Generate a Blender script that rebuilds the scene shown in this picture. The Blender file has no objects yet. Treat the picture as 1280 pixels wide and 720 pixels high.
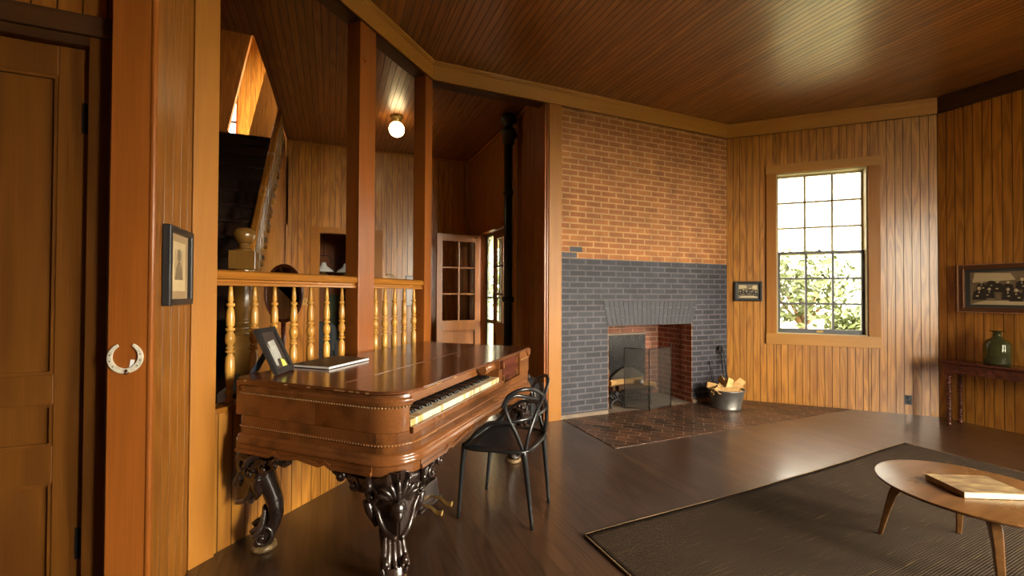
import bpy, bmesh, math, random
from mathutils import Vector, Matrix, noise
random.seed(7)
PI = math.pi
SC = bpy.context.scene
COL = SC.collection
R = math.radians

# ------------------------------------------------------------------ camera, world, light, exposure
cam_d = bpy.data.cameras.new('camera'); cam = bpy.data.objects.new('camera', cam_d); COL.objects.link(cam)
cam_d.sensor_width = 36; cam_d.lens = 533.81 / 1280 * 36
cam_d.clip_start = .02; cam_d.clip_end = 300
CAM = Vector((-.8915, -4.1666, 1.4))
cam.location = CAM
cam.matrix_world = (Matrix.Translation(CAM) @ Matrix.Rotation(R(-22.893), 4, 'Z') @ Matrix.Rotation(R(90.7016), 4, 'X')
                    @ Matrix.Rotation(R(.2531), 4, 'Z'))
SC.camera = cam
SC.view_settings.view_transform = 'Standard'
SC.view_settings.look = 'None'
SC.view_settings.gamma = 1
SC.view_settings.use_curve_mapping = False
SC.view_settings.exposure = -0.15
SC.cycles.use_denoising = True
SC.cycles.max_bounces = 12
SC.cycles.diffuse_bounces = 8
SC.cycles.glossy_bounces = 5
SC.cycles.transparent_max_bounces = 16
SC.cycles.sample_clamp_indirect = 12
SC.cycles.blur_glossy = .5

SKY, GLOW = 11.5, 190.0                 # hazy sky, and a brighter side added behind the viewer to feed the rear windows
w = bpy.data.worlds.new('hazy_sky'); SC.world = w; w.use_nodes = True
nt = w.node_tree; nt.nodes.clear()
wo = nt.nodes.new('ShaderNodeOutputWorld'); bg = nt.nodes.new('ShaderNodeBackground')
tc = nt.nodes.new('ShaderNodeTexCoord')
dt = nt.nodes.new('ShaderNodeVectorMath'); dt.operation = 'DOT_PRODUCT'; dt.inputs[1].default_value = Vector((.45, -.82, .36)).normalized()
nt.links.new(tc.outputs['Generated'], dt.inputs[0])
mx = nt.nodes.new('ShaderNodeMath'); mx.operation = 'MAXIMUM'; mx.inputs[1].default_value = 0; nt.links.new(dt.outputs['Value'], mx.inputs[0])
pw = nt.nodes.new('ShaderNodeMath'); pw.operation = 'POWER'; pw.inputs[1].default_value = 3.0; nt.links.new(mx.outputs[0], pw.inputs[0])
ma = nt.nodes.new('ShaderNodeMath'); ma.operation = 'MULTIPLY_ADD'; ma.inputs[1].default_value = GLOW; ma.inputs[2].default_value = SKY; nt.links.new(pw.outputs[0], ma.inputs[0])
bg.inputs[0].default_value = (1, .89, .72, 1)
nt.links.new(ma.outputs[0], bg.inputs[1])
nt.links.new(bg.outputs[0], wo.inputs[0])

def portal(loc, face, w_, h_):                      # daylight through an opening: sampling guide for the sky only
    l = bpy.data.lights.new('window_daylight', 'AREA'); l.shape = 'RECTANGLE'; l.size = w_; l.size_y = h_
    l.energy = 1; l.cycles.is_portal = True
    o = bpy.data.objects.new('window_daylight', l); COL.objects.link(o)
    o.location = loc; o.rotation_euler = Vector(face).to_track_quat('-Z', 'Z').to_euler()
    return o

# ------------------------------------------------------------------ materials
MATS = {}
def newmat(name):
    m = bpy.data.materials.new(name); m.use_nodes = True; MATS[name] = m
    n = m.node_tree; b = n.nodes['Principled BSDF']
    return m, n, b
def plain(name, col, rough=.5, metal=0, coat=0, bump=0, bscale=40, var=0, vscale=6, spec=None, emit=None):
    m, n, b = newmat(name)
    b.inputs['Base Color'].default_value = (*col, 1); b.inputs['Roughness'].default_value = rough
    b.inputs['Metallic'].default_value = metal; b.inputs['Coat Weight'].default_value = coat
    if spec is not None: b.inputs['Specular IOR Level'].default_value = spec
    t = n.nodes.new('ShaderNodeTexCoord')
    nz = n.nodes.new('ShaderNodeTexNoise'); nz.inputs['Scale'].default_value = vscale; nz.inputs['Detail'].default_value = 4
    n.links.new(t.outputs['Object'], nz.inputs['Vector'])
    mx = n.nodes.new('ShaderNodeMix'); mx.data_type = 'RGBA'
    v = var or .12
    mx.inputs[6].default_value = (*[c * (1 - v) for c in col], 1); mx.inputs[7].default_value = (*[min(1, c * (1 + v)) for c in col], 1)
    n.links.new(nz.outputs[0], mx.inputs[0]); n.links.new(mx.outputs[2], b.inputs['Base Color'])
    if bump:
        n2 = n.nodes.new('ShaderNodeTexNoise'); n2.inputs['Scale'].default_value = bscale; n2.inputs['Detail'].default_value = 3
        bp = n.nodes.new('ShaderNodeBump'); bp.inputs['Strength'].default_value = bump; bp.inputs['Distance'].default_value = .01
        n.links.new(t.outputs['Object'], n2.inputs['Vector']); n.links.new(n2.outputs[0], bp.inputs['Height'])
        n.links.new(bp.outputs[0], b.inputs['Normal'])
    if emit:
        b.inputs['Emission Color'].default_value = (*emit[0], 1); b.inputs['Emission Strength'].default_value = emit[1]
    return m
def wood(name, dark, light, rough=.35, axis='Z', scale=1.0, ring=9, coat=0., bump=.15, vary=.35, rvar=.04, spec=.5, crough=.12, gc=.28):
    """oiled wood: stretched noise made into growth rings, a tone of its own for each board (attribute rnd), groove shade put into the colour (grv)"""
    m, n, b = newmat(name); L = n.links
    t = n.nodes.new('ShaderNodeTexCoord'); mp = n.nodes.new('ShaderNodeMapping')
    s = [9 * scale] * 3; s['XYZ'.index(axis)] = .75 * scale
    mp.inputs['Scale'].default_value = s
    L.new(t.outputs['Object'], mp.inputs[0])
    at = n.nodes.new('ShaderNodeAttribute'); at.attribute_name = 'rnd'
    ml = n.nodes.new('ShaderNodeMath'); ml.operation = 'MULTIPLY'; ml.inputs[1].default_value = 37; L.new(at.outputs['Fac'], ml.inputs[0])
    nz = n.nodes.new('ShaderNodeTexNoise'); nz.noise_dimensions = '4D'; nz.inputs['Scale'].default_value = 1; nz.inputs['Detail'].default_value = 1.5
    nz.inputs['Distortion'].default_value = .25
    L.new(mp.outputs[0], nz.inputs['Vector']); L.new(ml.outputs[0], nz.inputs['W'])
    m1 = n.nodes.new('ShaderNodeMath'); m1.operation = 'MULTIPLY'; m1.inputs[1].default_value = ring * 6.28; L.new(nz.outputs[0], m1.inputs[0])
    si = n.nodes.new('ShaderNodeMath'); si.operation = 'SINE'; L.new(m1.outputs[0], si.inputs[0])
    fi = n.nodes.new('ShaderNodeTexNoise'); fi.inputs['Scale'].default_value = 1; fi.inputs['Detail'].default_value = 3
    mp2 = n.nodes.new('ShaderNodeMapping'); s2 = [150 * scale] * 3; s2['XYZ'.index(axis)] = 3 * scale; mp2.inputs['Scale'].default_value = s2
    L.new(t.outputs['Object'], mp2.inputs[0]); L.new(mp2.outputs[0], fi.inputs['Vector'])
    ad = n.nodes.new('ShaderNodeMath'); ad.operation = 'MULTIPLY_ADD'; ad.inputs[1].default_value = gc; ad.inputs[2].default_value = .2
    L.new(si.outputs[0], ad.inputs[0])
    a2 = n.nodes.new('ShaderNodeMath'); a2.operation = 'MULTIPLY_ADD'; a2.inputs[1].default_value = .6; L.new(fi.outputs[0], a2.inputs[0]); L.new(ad.outputs[0], a2.inputs[2])
    mx = n.nodes.new('ShaderNodeMix'); mx.data_type = 'RGBA'; mx.clamp_factor = True
    mx.inputs[6].default_value = (*dark, 1); mx.inputs[7].default_value = (*light, 1)
    L.new(a2.outputs[0], mx.inputs[0])
    hs = n.nodes.new('ShaderNodeHueSaturation')
    mr = n.nodes.new('ShaderNodeMapRange'); mr.inputs[3].default_value = 1 - vary * .6; mr.inputs[4].default_value = 1 + vary * .6
    L.new(at.outputs['Fac'], mr.inputs[0]); L.new(mr.outputs[0], hs.inputs['Value']); L.new(mx.outputs[2], hs.inputs['Color'])
    ag = n.nodes.new('ShaderNodeAttribute'); ag.attribute_name = 'grv'
    mg = n.nodes.new('ShaderNodeMix'); mg.data_type = 'RGBA'
    L.new(ag.outputs['Fac'], mg.inputs[0]); L.new(hs.outputs[0], mg.inputs[6]); mg.inputs[7].default_value = (*[c * .25 for c in dark], 1)  # grooves coloured darker to stand in for their shade
    L.new(mg.outputs[2], b.inputs['Base Color'])
    rr = n.nodes.new('ShaderNodeTexNoise'); rr.inputs['Scale'].default_value = 3.5; rr.inputs['Detail'].default_value = 3
    L.new(t.outputs['Object'], rr.inputs['Vector'])
    rm = n.nodes.new('ShaderNodeMapRange'); rm.inputs[1].default_value = .3; rm.inputs[2].default_value = .7
    rm.inputs[3].default_value = max(.04, rough - rvar); rm.inputs[4].default_value = rough + rvar
    L.new(rr.outputs[0], rm.inputs[0]); L.new(rm.outputs[0], b.inputs['Roughness'])
    b.inputs['Specular IOR Level'].default_value = spec
    if coat: b.inputs['Coat Weight'].default_value = coat; b.inputs['Coat Roughness'].default_value = crough
    if bump:
        bp = n.nodes.new('ShaderNodeBump'); bp.inputs['Strength'].default_value = bump; bp.inputs['Distance'].default_value = .006
        L.new(a2.outputs[0], bp.inputs['Height']); L.new(bp.outputs[0], b.inputs['Normal'])
    return m
def bricks(name, c1, c2, mortar, rough=.7, bw=.21, rh=.0666667, mw=.009, plane='XZ', rot=0, bump=.6, smooth=.1, spec=.4, var=0.25):
    m, n, b = newmat(name); L = n.links
    t = n.nodes.new('ShaderNodeTexCoord'); s = n.nodes.new('ShaderNodeSeparateXYZ'); c = n.nodes.new('ShaderNodeCombineXYZ')
    L.new(t.outputs['Object'], s.inputs[0]); L.new(s.outputs[plane[0]], c.inputs[0]); L.new(s.outputs[plane[1]], c.inputs[1])
    mp = n.nodes.new('ShaderNodeMapping'); mp.inputs['Rotation'].default_value = (0, 0, rot); L.new(c.outputs[0], mp.inputs[0])
    nd = n.nodes.new('ShaderNodeTexNoise'); nd.inputs['Scale'].default_value = 14; nd.inputs['Detail'].default_value = 3; L.new(t.outputs['Object'], nd.inputs['Vector'])
    vm = n.nodes.new('ShaderNodeVectorMath'); vm.operation = 'MULTIPLY_ADD'; vm.inputs[1].default_value = (.006, .006, 0)
    L.new(nd.outputs['Color'], vm.inputs[0]); L.new(mp.outputs[0], vm.inputs[2])
    bt = n.nodes.new('ShaderNodeTexBrick'); bt.inputs['Scale'].default_value = 1; bt.inputs['Mortar Size'].default_value = mw
    bt.inputs['Mortar Smooth'].default_value = smooth; bt.inputs['Bias'].default_value = 0; bt.inputs['Brick Width'].default_value = bw; bt.inputs['Row Height'].default_value = rh
    bt.inputs['Color1'].default_value = (*c1, 1); bt.inputs['Color2'].default_value = (*c2, 1); bt.inputs['Mortar'].default_value = (*mortar, 1)
    L.new(vm.outputs[0], bt.inputs['Vector'])
    n2 = n.nodes.new('ShaderNodeTexNoise'); n2.inputs['Scale'].default_value = 5; n2.inputs['Detail'].default_value = 6; L.new(t.outputs['Object'], n2.inputs['Vector'])
    mr = n.nodes.new('ShaderNodeMapRange'); mr.inputs[1].default_value = .3; mr.inputs[2].default_value = .7; mr.inputs[3].default_value = 1 - var; mr.inputs[4].default_value = 1 + var
    L.new(n2.outputs[0], mr.inputs[0])
    hs = n.nodes.new('ShaderNodeHueSaturation'); L.new(mr.outputs[0], hs.inputs['Value']); L.new(bt.outputs['Color'], hs.inputs['Color'])
    L.new(hs.outputs[0], b.inputs['Base Color']); b.inputs['Roughness'].default_value = rough; b.inputs['Specular IOR Level'].default_value = spec
    iv = n.nodes.new('ShaderNodeMath'); iv.operation = 'SUBTRACT'; iv.inputs[0].default_value = 1; L.new(bt.outputs['Fac'], iv.inputs[1])
    n3 = n.nodes.new('ShaderNodeTexNoise'); n3.inputs['Scale'].default_value = 90; n3.inputs['Detail'].default_value = 2; L.new(t.outputs['Object'], n3.inputs['Vector'])
    a = n.nodes.new('ShaderNodeMath'); a.operation = 'MULTIPLY_ADD'; a.inputs[1].default_value = .3; L.new(n3.outputs[0], a.inputs[0]); L.new(iv.outputs[0], a.inputs[2])
    bp = n.nodes.new('ShaderNodeBump'); bp.inputs['Strength'].default_value = bump; bp.inputs['Distance'].default_value = .006
    L.new(a.outputs[0], bp.inputs['Height']); L.new(bp.outputs[0], b.inputs['Normal'])
    return m

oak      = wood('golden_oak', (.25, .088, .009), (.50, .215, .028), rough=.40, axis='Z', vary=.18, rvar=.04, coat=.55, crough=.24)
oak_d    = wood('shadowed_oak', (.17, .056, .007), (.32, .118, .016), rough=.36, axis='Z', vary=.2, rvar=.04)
oak_h    = wood('oak_trim', (.30, .125, .014), (.46, .21, .028), rough=.45, axis='X', vary=.1, ring=3, rvar=.03, gc=.10)
oak_v    = wood('oak_casing', (.25, .093, .010), (.38, .152, .017), spec=.3, rough=.45, axis='Z', vary=.1, ring=3, rvar=.03, gc=.10)
red_v    = wood('red_stained_post', (.17, .047, .007), (.30, .090, .013), spec=.3, rough=.3, axis='Z', vary=.1, ring=3, rvar=.03, gc=.10)
red_h    = wood('red_stained_rail', (.22, .078, .010), (.36, .14, .018), rough=.25, axis='X', vary=.1, ring=3, rvar=.03, gc=.10)
dark_h   = wood('dark_trim', (.035, .014, .005), (.075, .03, .009), rough=.4, axis='X', vary=.1, ring=4)
ceil_m   = wood('ceiling_boards', (.17, .052, .007), (.31, .108, .017), coat=.7, crough=.27, rough=.45, axis='Y', vary=.3, rvar=.02, bump=.08, spec=.6)
floor_m  = wood('dark_floor_boards', (.032, .014, .006), (.066, .030, .013), coat=1.0, crough=.2, rough=.42, axis='Y', vary=.4, rvar=.02, bump=.1, spec=.5)
door_m   = wood('door_wood', (.085, .029, .004), (.15, .053, .007), rough=.38, axis='Z', vary=.1, ring=4)
piano_m  = wood('rosewood', (.060, .021, .007), (.205, .072, .019), rough=.24, axis='X', vary=.1, ring=2.5, scale=.55, coat=.35, bump=.03)
lid_m    = wood('rosewood_lid', (.055, .019, .008), (.17, .058, .020), rough=.2, axis='X', vary=.1, ring=2.5, scale=.6, coat=.35, bump=.03)
carve_m  = wood('carved_ebonised', (.010, .006, .005), (.034, .017, .011), rough=.27, axis='Z', vary=.1, ring=3, coat=.3, bump=.1)
bal_m    = wood('turned_oak', (.34, .15, .022), (.58, .30, .055), rough=.25, axis='Z', vary=.15, ring=2, coat=.2, bump=.05)
newel_m  = wood('dark_newel_oak', (.13, .058, .010), (.22, .11, .022), rough=.25, axis='Z', vary=.1, ring=2, coat=.2, bump=.05)  # same grain as the turned oak, in a much darker tone
table_m  = wood('walnut_table', (.10, .042, .012), (.19, .085, .026), rough=.3, axis='X', vary=.1, ring=5, bump=.05)
maho_m   = wood('mahogany', (.045, .010, .005), (.12, .028, .013), rough=.25, axis='X', vary=.1, ring=5, coat=.2)
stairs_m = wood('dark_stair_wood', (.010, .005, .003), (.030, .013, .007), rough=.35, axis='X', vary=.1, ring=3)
brick_up = bricks('orange_brick', (.25, .085, .019), (.32, .115, .026), (.42, .23, .09))
brick_in = bricks('firebox_brick', (.22, .055, .022), (.33, .09, .038), (.42, .26, .17), mw=.007, plane='YZ')
brick_ib = bricks('firebox_back_brick', (.14, .05, .028), (.25, .085, .045), (.30, .19, .13), mw=.007)
brick_dk = bricks('painted_dark_brick', (.019, .019, .026), (.034, .034, .044), (.085, .075, .083), rough=.6, spec=.3)
hearth_m = bricks('hearth_brick', (.030, .015, .009), (.095, .038, .018), (.24, .165, .10), rough=.38, bw=.2, rh=.1, mw=.004, plane='XY', rot=R(45), bump=.3, var=.6)
darkpaint = plain('dark_brick_paint', (.027, .027, .036), .6, bump=.4, bscale=60, var=.35, vscale=9)
mortar_m = plain('painted_mortar', (.12, .105, .112), .8)
ash_m    = plain('ash_stone', (.20, .15, .11), .9, var=.4, vscale=9)
iron     = plain('black_iron', (.018, .017, .017), .45, metal=.6, bump=.2)
soot     = plain('sooty_iron', (.022, .021, .021), .6, metal=.3, bump=.3, var=.4)
pipe_m   = plain('green_black_pipe', (.012, .018, .014), .35, metal=.2)
plastic  = plain('black_plastic', (.012, .012, .013), .28, spec=.6)
ebony    = plain('ebony_key', (.012, .011, .011), .3)
ivory    = plain('ivory_key', (.72, .62, .44), .3, var=.12, vscale=30)
ivory_y  = plain('yellowed_ivory', (.55, .34, .13), .35, var=.2, vscale=30)
keywood  = plain('bare_key_top', (.36, .20, .07), .5)
gold     = plain('gold_leaf', (.62, .38, .10), .35, metal=.8)
brass    = plain('brass', (.55, .36, .12), .3, metal=.9)
black    = plain('black_frame', (.014, .014, .015), .38)
bluestrap = plain('blue_grey_card', (.035, .05, .075), .7)
paper    = plain('white_paper', (.78, .76, .74), .6)
slate    = plain('grey_brown_cover', (.045, .030, .024), .45, var=.2)
steel    = plain('old_horseshoe_metal', (.60, .55, .44), .5, metal=.1, bump=.4, bscale=80, var=.3, vscale=60)
zinc     = plain('galvanised_steel', (.20, .19, .18), .42, metal=.75, var=.35, vscale=25, bump=.1)
logm     = plain('split_log', (.56, .33, .12), .8, var=.45, vscale=22, bump=.4)
bark     = plain('bark', (.11, .06, .03), .9, var=.4, vscale=30, bump=.6)
sashm    = plain('grey_sash_paint', (.075, .075, .08), .45)
sashl    = plain('cream_sash_paint', (.42, .36, .20), .45)
greenp   = plain('grey_green_paint', (.16, .20, .15), .5)
creamp   = plain('cream_siding', (.70, .62, .38), .6)
grass    = plain('lawn', (.20, .19, .10), .9, var=.3, vscale=2)
leafm    = plain('leaf_green', (.060, .082, .020), .7, var=.4, vscale=3)
sepia_l  = plain('sepia_light', (.55, .45, .26), .5)
sepia_m  = plain('sepia_mid', (.20, .145, .08), .5, var=.5, vscale=25)
sepia_d  = plain('sepia_dark', (.03, .022, .017), .5)
greymat  = plain('grey_mount', (.05, .055, .05), .6)
tanmat   = plain('tan_mount', (.36, .24, .12), .7)
oldpaper = plain('old_print_paper', (.58, .44, .24), .7)
yellowc  = plain('yellow_green_card', (.55, .60, .12), .6)
greyc    = plain('grey_card', (.35, .34, .31), .6, var=.4, vscale=60)
upholst  = plain('charcoal_upholstery', (.05, .055, .06), .9)
greenwall = plain('olive_wall', (.10, .12, .06), .8)
milk     = plain('white_glass_shade', (.80, .78, .72), .25)
rubber   = plain('dull_black', (.016, .016, .017), .5)
bulb     = plain('lit_globe', (1, .9, .7), .3, emit=((1, .74, .36), 14))

def glassmat(name, tint, refl=.08, rough=.02):
    m, n, b = newmat(name); n.nodes.remove(b); o = n.nodes['Material Output']
    tr = n.nodes.new('ShaderNodeBsdfTransparent'); tr.inputs[0].default_value = (*tint, 1)
    g = n.nodes.new('ShaderNodeBsdfGlossy'); g.inputs['Roughness'].default_value = rough
    fr = n.nodes.new('ShaderNodeLayerWeight'); fr.inputs[0].default_value = .25
    ma = n.nodes.new('ShaderNodeMath'); ma.operation = 'MULTIPLY_ADD'; ma.inputs[1].default_value = .5; ma.inputs[2].default_value = refl * .5
    n.links.new(fr.outputs['Fresnel'], ma.inputs[0])
    mx = n.nodes.new('ShaderNodeMixShader'); n.links.new(ma.outputs[0], mx.inputs[0]); n.links.new(tr.outputs[0], mx.inputs[1]); n.links.new(g.outputs[0], mx.inputs[2])
    n.links.new(mx.outputs[0], o.inputs[0]); return m
pane_m = glassmat('window_glass', (.97, .98, .97))
mirror_m = plain('dark_mirror', (.22, .18, .15), .06, metal=1)
def green_glass():
    m, n, b = newmat('green_bottle_glass')
    b.inputs['Base Color'].default_value = (.21, .22, .085, 1); b.inputs['Roughness'].default_value = .04
    b.inputs['Transmission Weight'].default_value = .85; b.inputs['IOR'].default_value = 1.45; return m
bottle_m = green_glass()
def meshscreen():
    m, n, b = newmat('fine_wire_mesh'); o = n.nodes['Material Output']
    b.inputs['Base Color'].default_value = (.035, .028, .022, 1); b.inputs['Metallic'].default_value = .2; b.inputs['Roughness'].default_value = .6
    tr = n.nodes.new('ShaderNodeBsdfTransparent'); mx = n.nodes.new('ShaderNodeMixShader'); mx.inputs[0].default_value = .33
    n.links.new(tr.outputs[0], mx.inputs[1]); n.links.new(b.outputs[0], mx.inputs[2]); n.links.new(mx.outputs[0], o.inputs[0]); return m
mesh_m = meshscreen()
def rugmat():
    m, n, b = newmat('woven_rug'); L = n.links; t = n.nodes.new('ShaderNodeTexCoord')
    s = n.nodes.new('ShaderNodeSeparateXYZ'); L.new(t.outputs['Object'], s.inputs[0])
    w1 = n.nodes.new('ShaderNodeTexWave'); w1.bands_direction = 'X'; w1.inputs['Scale'].default_value = 26; w1.inputs['Distortion'].default_value = .6; L.new(t.outputs['Object'], w1.inputs['Vector'])
    w2 = n.nodes.new('ShaderNodeTexWave'); w2.bands_direction = 'Y'; w2.inputs['Scale'].default_value = 28; w2.inputs['Distortion'].default_value = .6; L.new(t.outputs['Object'], w2.inputs['Vector'])
    mu = n.nodes.new('ShaderNodeMath'); mu.operation = 'MULTIPLY'; L.new(w1.outputs['Fac'], mu.inputs[0]); L.new(w2.outputs['Fac'], mu.inputs[1])
    mp = n.nodes.new('ShaderNodeMapping'); mp.inputs['Scale'].default_value = (3.2, 85, 1); L.new(t.outputs['Object'], mp.inputs[0])
    nz = n.nodes.new('ShaderNodeTexNoise'); nz.inputs['Scale'].default_value = 1; nz.inputs['Detail'].default_value = 3; L.new(mp.outputs[0], nz.inputs['Vector'])
    r = n.nodes.new('ShaderNodeValToRGB'); e = r.color_ramp.elements
    e[0].position = .50; e[0].color = (.085, .052, .030, 1); e[1].position = .76; e[1].color = (.50, .32, .10, 1)
    x = r.color_ramp.elements.new(.64); x.color = (.12, .072, .037, 1)
    L.new(nz.outputs[0], r.inputs[0])
    mx = n.nodes.new('ShaderNodeMix'); mx.data_type = 'RGBA'; L.new(mu.outputs[0], mx.inputs[0]); mx.inputs[6].default_value = (.028, .018, .011, 1); L.new(r.outputs[0], mx.inputs[7])
    L.new(mx.outputs[2], b.inputs['Base Color']); b.inputs['Roughness'].default_value = .95; b.inputs['Specular IOR Level'].default_value = .15
    bp = n.nodes.new('ShaderNodeBump'); bp.inputs['Strength'].default_value = .8; bp.inputs['Distance'].default_value = .006
    L.new(mu.outputs[0], bp.inputs['Height']); L.new(bp.outputs[0], b.inputs['Normal']); return m
rug_m = rugmat()
def covermat():
    m, n, b = newmat('painted_book_cover'); L = n.links; t = n.nodes.new('ShaderNodeTexCoord')
    mp = n.nodes.new('ShaderNodeMapping'); mp.inputs['Scale'].default_value = (8, 26, 1); mp.inputs['Rotation'].default_value = (0, 0, .5); L.new(t.outputs['Object'], mp.inputs[0])
    nz = n.nodes.new('ShaderNodeTexNoise'); nz.inputs['Scale'].default_value = 1; nz.inputs['Detail'].default_value = 5; L.new(mp.outputs[0], nz.inputs['Vector'])
    r = n.nodes.new('ShaderNodeValToRGB'); e = r.color_ramp.elements
    e[0].position = .3; e[0].color = (.10, .10, .06, 1); e[1].position = .75; e[1].color = (.50, .36, .19, 1)
    x = e.new(.45); x.color = (.22, .13, .07, 1); x = e.new(.6); x.color = (.36, .26, .12, 1)
    L.new(nz.outputs[0], r.inputs[0]); L.new(r.outputs[0], b.inputs['Base Color']); b.inputs['Roughness'].default_value = .35; return m
cover_m = covermat()

# ------------------------------------------------------------------ geometry helpers
class MB:
    def __init__(s):
        s.bm = bmesh.new(); s.r = s.bm.faces.layers.float.new('rnd'); s.g = s.bm.faces.layers.float.new('grv'); s.M = Matrix(); s.rv = random.random(); s.mi = 0
    def v(s, co): return s.bm.verts.new(s.M @ Vector(co))
    def f(s, vs, smooth=False, g=0):
        try: f = s.bm.faces.new(vs)
        except ValueError: return None
        f[s.r] = s.rv; f[s.g] = g; f.smooth = smooth; f.material_index = s.mi; return f
    def box(s, x0, x1, y0, y1, z0, z1):
        c = [s.v((x, y, z)) for z in (z0, z1) for x, y in ((x0, y0), (x1, y0), (x1, y1), (x0, y1))]
        for q in ((3, 2, 1, 0), (4, 5, 6, 7), (0, 1, 5, 4), (1, 2, 6, 5), (2, 3, 7, 6), (3, 0, 4, 7)): s.f([c[i] for i in q])
        return s
    def prism(s, poly, z0, z1, axis='Z', smooth=False):
        def P(a, b, h): return {'Z': (a, b, h), 'Y': (a, h, b), 'X': (h, a, b)}[axis]
        lo = [s.v(P(a, b, z0)) for a, b in poly]; hi = [s.v(P(a, b, z1)) for a, b in poly]; n = len(poly)
        s.f(lo[::-1]); s.f(hi)
        for i in range(n): s.f([lo[i], lo[(i + 1) % n], hi[(i + 1) % n], hi[i]], smooth)
        return s
    def loft(s, rings, smooth=True, cap=True, closed=True):
        R_ = [[s.v(p) for p in r] for r in rings]; n = len(rings[0])
        for a, b in zip(R_, R_[1:]):
            for i in range(n if closed else n - 1): s.f([a[i], a[(i + 1) % n], b[(i + 1) % n], b[i]], smooth)
        if cap and closed: s.f(R_[0][::-1], False); s.f(R_[-1], False)
        return s
    def lathe(s, prof, seg=16, c=(0, 0, 0), axis='Z'):
        rings = []
        for r, h in prof:
            ring = []
            for i in range(seg):
                a = 2 * PI * i / seg; x, y = max(r, 1e-4) * math.cos(a), max(r, 1e-4) * math.sin(a)
                p = {'Z': (x, y, h), 'Y': (x, h, y), 'X': (h, x, y)}[axis]
                ring.append((c[0] + p[0], c[1] + p[1], c[2] + p[2]))
            rings.append(ring)
        return s.loft(rings)
    def tube(s, pts, rad, seg=8, smooth_path=0, flat=1.0, closed=False):
        pts = [Vector(p) for p in pts]; rad = list(rad) if hasattr(rad, '__len__') else [rad] * len(pts)
        if smooth_path: pts, rad = catmull(pts, rad, smooth_path, closed)
        n = len(pts); tg = []
        for i in range(n):
            if closed: t = pts[(i + 1) % n] - pts[i - 1]
            else: t = pts[min(i + 1, n - 1)] - pts[max(i - 1, 0)]
            tg.append(t.normalized() if t.length > 1e-9 else Vector((0, 0, 1)))
        nn = tg[0].orthogonal().normalized(); rings = []
        for i in range(n):
            nn = (nn - tg[i] * nn.dot(tg[i])); nn = nn.normalized() if nn.length > 1e-6 else tg[i].orthogonal().normalized()
            bb = tg[i].cross(nn)
            rings.append([pts[i] + (nn * math.cos(2 * PI * k / seg) + bb * math.sin(2 * PI * k / seg) * flat) * rad[i] for k in range(seg)])
        if closed: rings.append(rings[0]); return s.loft(rings, cap=False)
        return s.loft(rings)
    def ell(s, c, r, seg=12, rg=8, M=None):
        old = s.M
        s.M = old @ Matrix.Translation(Vector(c)) @ (M or Matrix())
        prof = []
        rings = []
        for j in range(1, rg):
            a = PI * j / rg - PI / 2
            rings.append([(r[0] * math.cos(a) * math.cos(2 * PI * k / seg), r[1] * math.cos(a) * math.sin(2 * PI * k / seg), r[2] * math.sin(a)) for k in range(seg)])
        R_ = [[s.v(p) for p in q] for q in rings]
        b, t = s.v((0, 0, -r[2])), s.v((0, 0, r[2]))
        for a_, b_ in zip(R_, R_[1:]):
            for i in range(seg): s.f([a_[i], a_[(i + 1) % seg], b_[(i + 1) % seg], b_[i]], True)
        for i in range(seg): s.f([b, R_[0][(i + 1) % seg], R_[0][i]], True); s.f([t, R_[-1][i], R_[-1][(i + 1) % seg]], True)
        s.M = old; return s
    def build(s, name, mat, parent=None, bevel=0, seg=2):
        me = bpy.data.meshes.new(name); bmesh.ops.recalc_face_normals(s.bm, faces=s.bm.faces[:]); s.bm.to_mesh(me); s.bm.free()
        for m in (mat if isinstance(mat, (list, tuple)) else [mat]): me.materials.append(m)
        o = bpy.data.objects.new(name, me); COL.objects.link(o)
        if parent: o.parent = parent
        if bevel:
            b = o.modifiers.new('bevel', 'BEVEL'); b.width = bevel; b.segments = seg; b.limit_method = 'ANGLE'; b.angle_limit = R(40); b.harden_normals = False
        return o
def catmull(pts, rad, k, closed=False):
    n = len(pts); P, Q = [], []
    for i in range(n if closed else n - 1):
        g = (lambda j: j % n) if closed else (lambda j: max(0, min(n - 1, j)))
        p0, p1, p2, p3 = (pts[g(i + d)] for d in (-1, 0, 1, 2)); r1, r2 = rad[g(i)], rad[g(i + 1)]
        for j in range(k):
            t = j / k
            P.append(.5 * ((2 * p1) + (p2 - p0) * t + (2 * p0 - 5 * p1 + 4 * p2 - p3) * t * t + (3 * p1 - p0 - 3 * p2 + p3) * t ** 3)); Q.append(r1 + (r2 - r1) * t)
    if not closed: P.append(pts[-1]); Q.append(rad[-1])
    return P, Q
def thing(name, label, cat, loc=(0, 0, 0), rz=0, group=None, rot=None):
    o = bpy.data.objects.new(name, None); COL.objects.link(o); o.empty_display_size = .1
    o.location = loc; o.rotation_euler = rot or (0, 0, rz); o['label'] = label; o['category'] = cat
    if group: o['group'] = group
    return o
def tag(o, label, cat, group=None, loc=None, rz=None):
    o['label'] = label; o['category'] = cat
    if group: o['group'] = group
    if loc is not None: o.location = loc
    if rz is not None: o.rotation_euler = (0, 0, rz)
    return o
def struct(o, label=None, loc=None, rz=None):
    o['kind'] = 'structure'
    if label: o['label'] = label
    if loc is not None: o.location = loc
    if rz is not None: o.rotation_euler = (0, 0, rz)
    return o
def copy_tree(o, parent=None):
    c = o.copy(); COL.objects.link(c); c.parent = parent
    for ch in [k for k in bpy.data.objects if k.parent == o]: copy_tree(ch, c)
    return c
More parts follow.
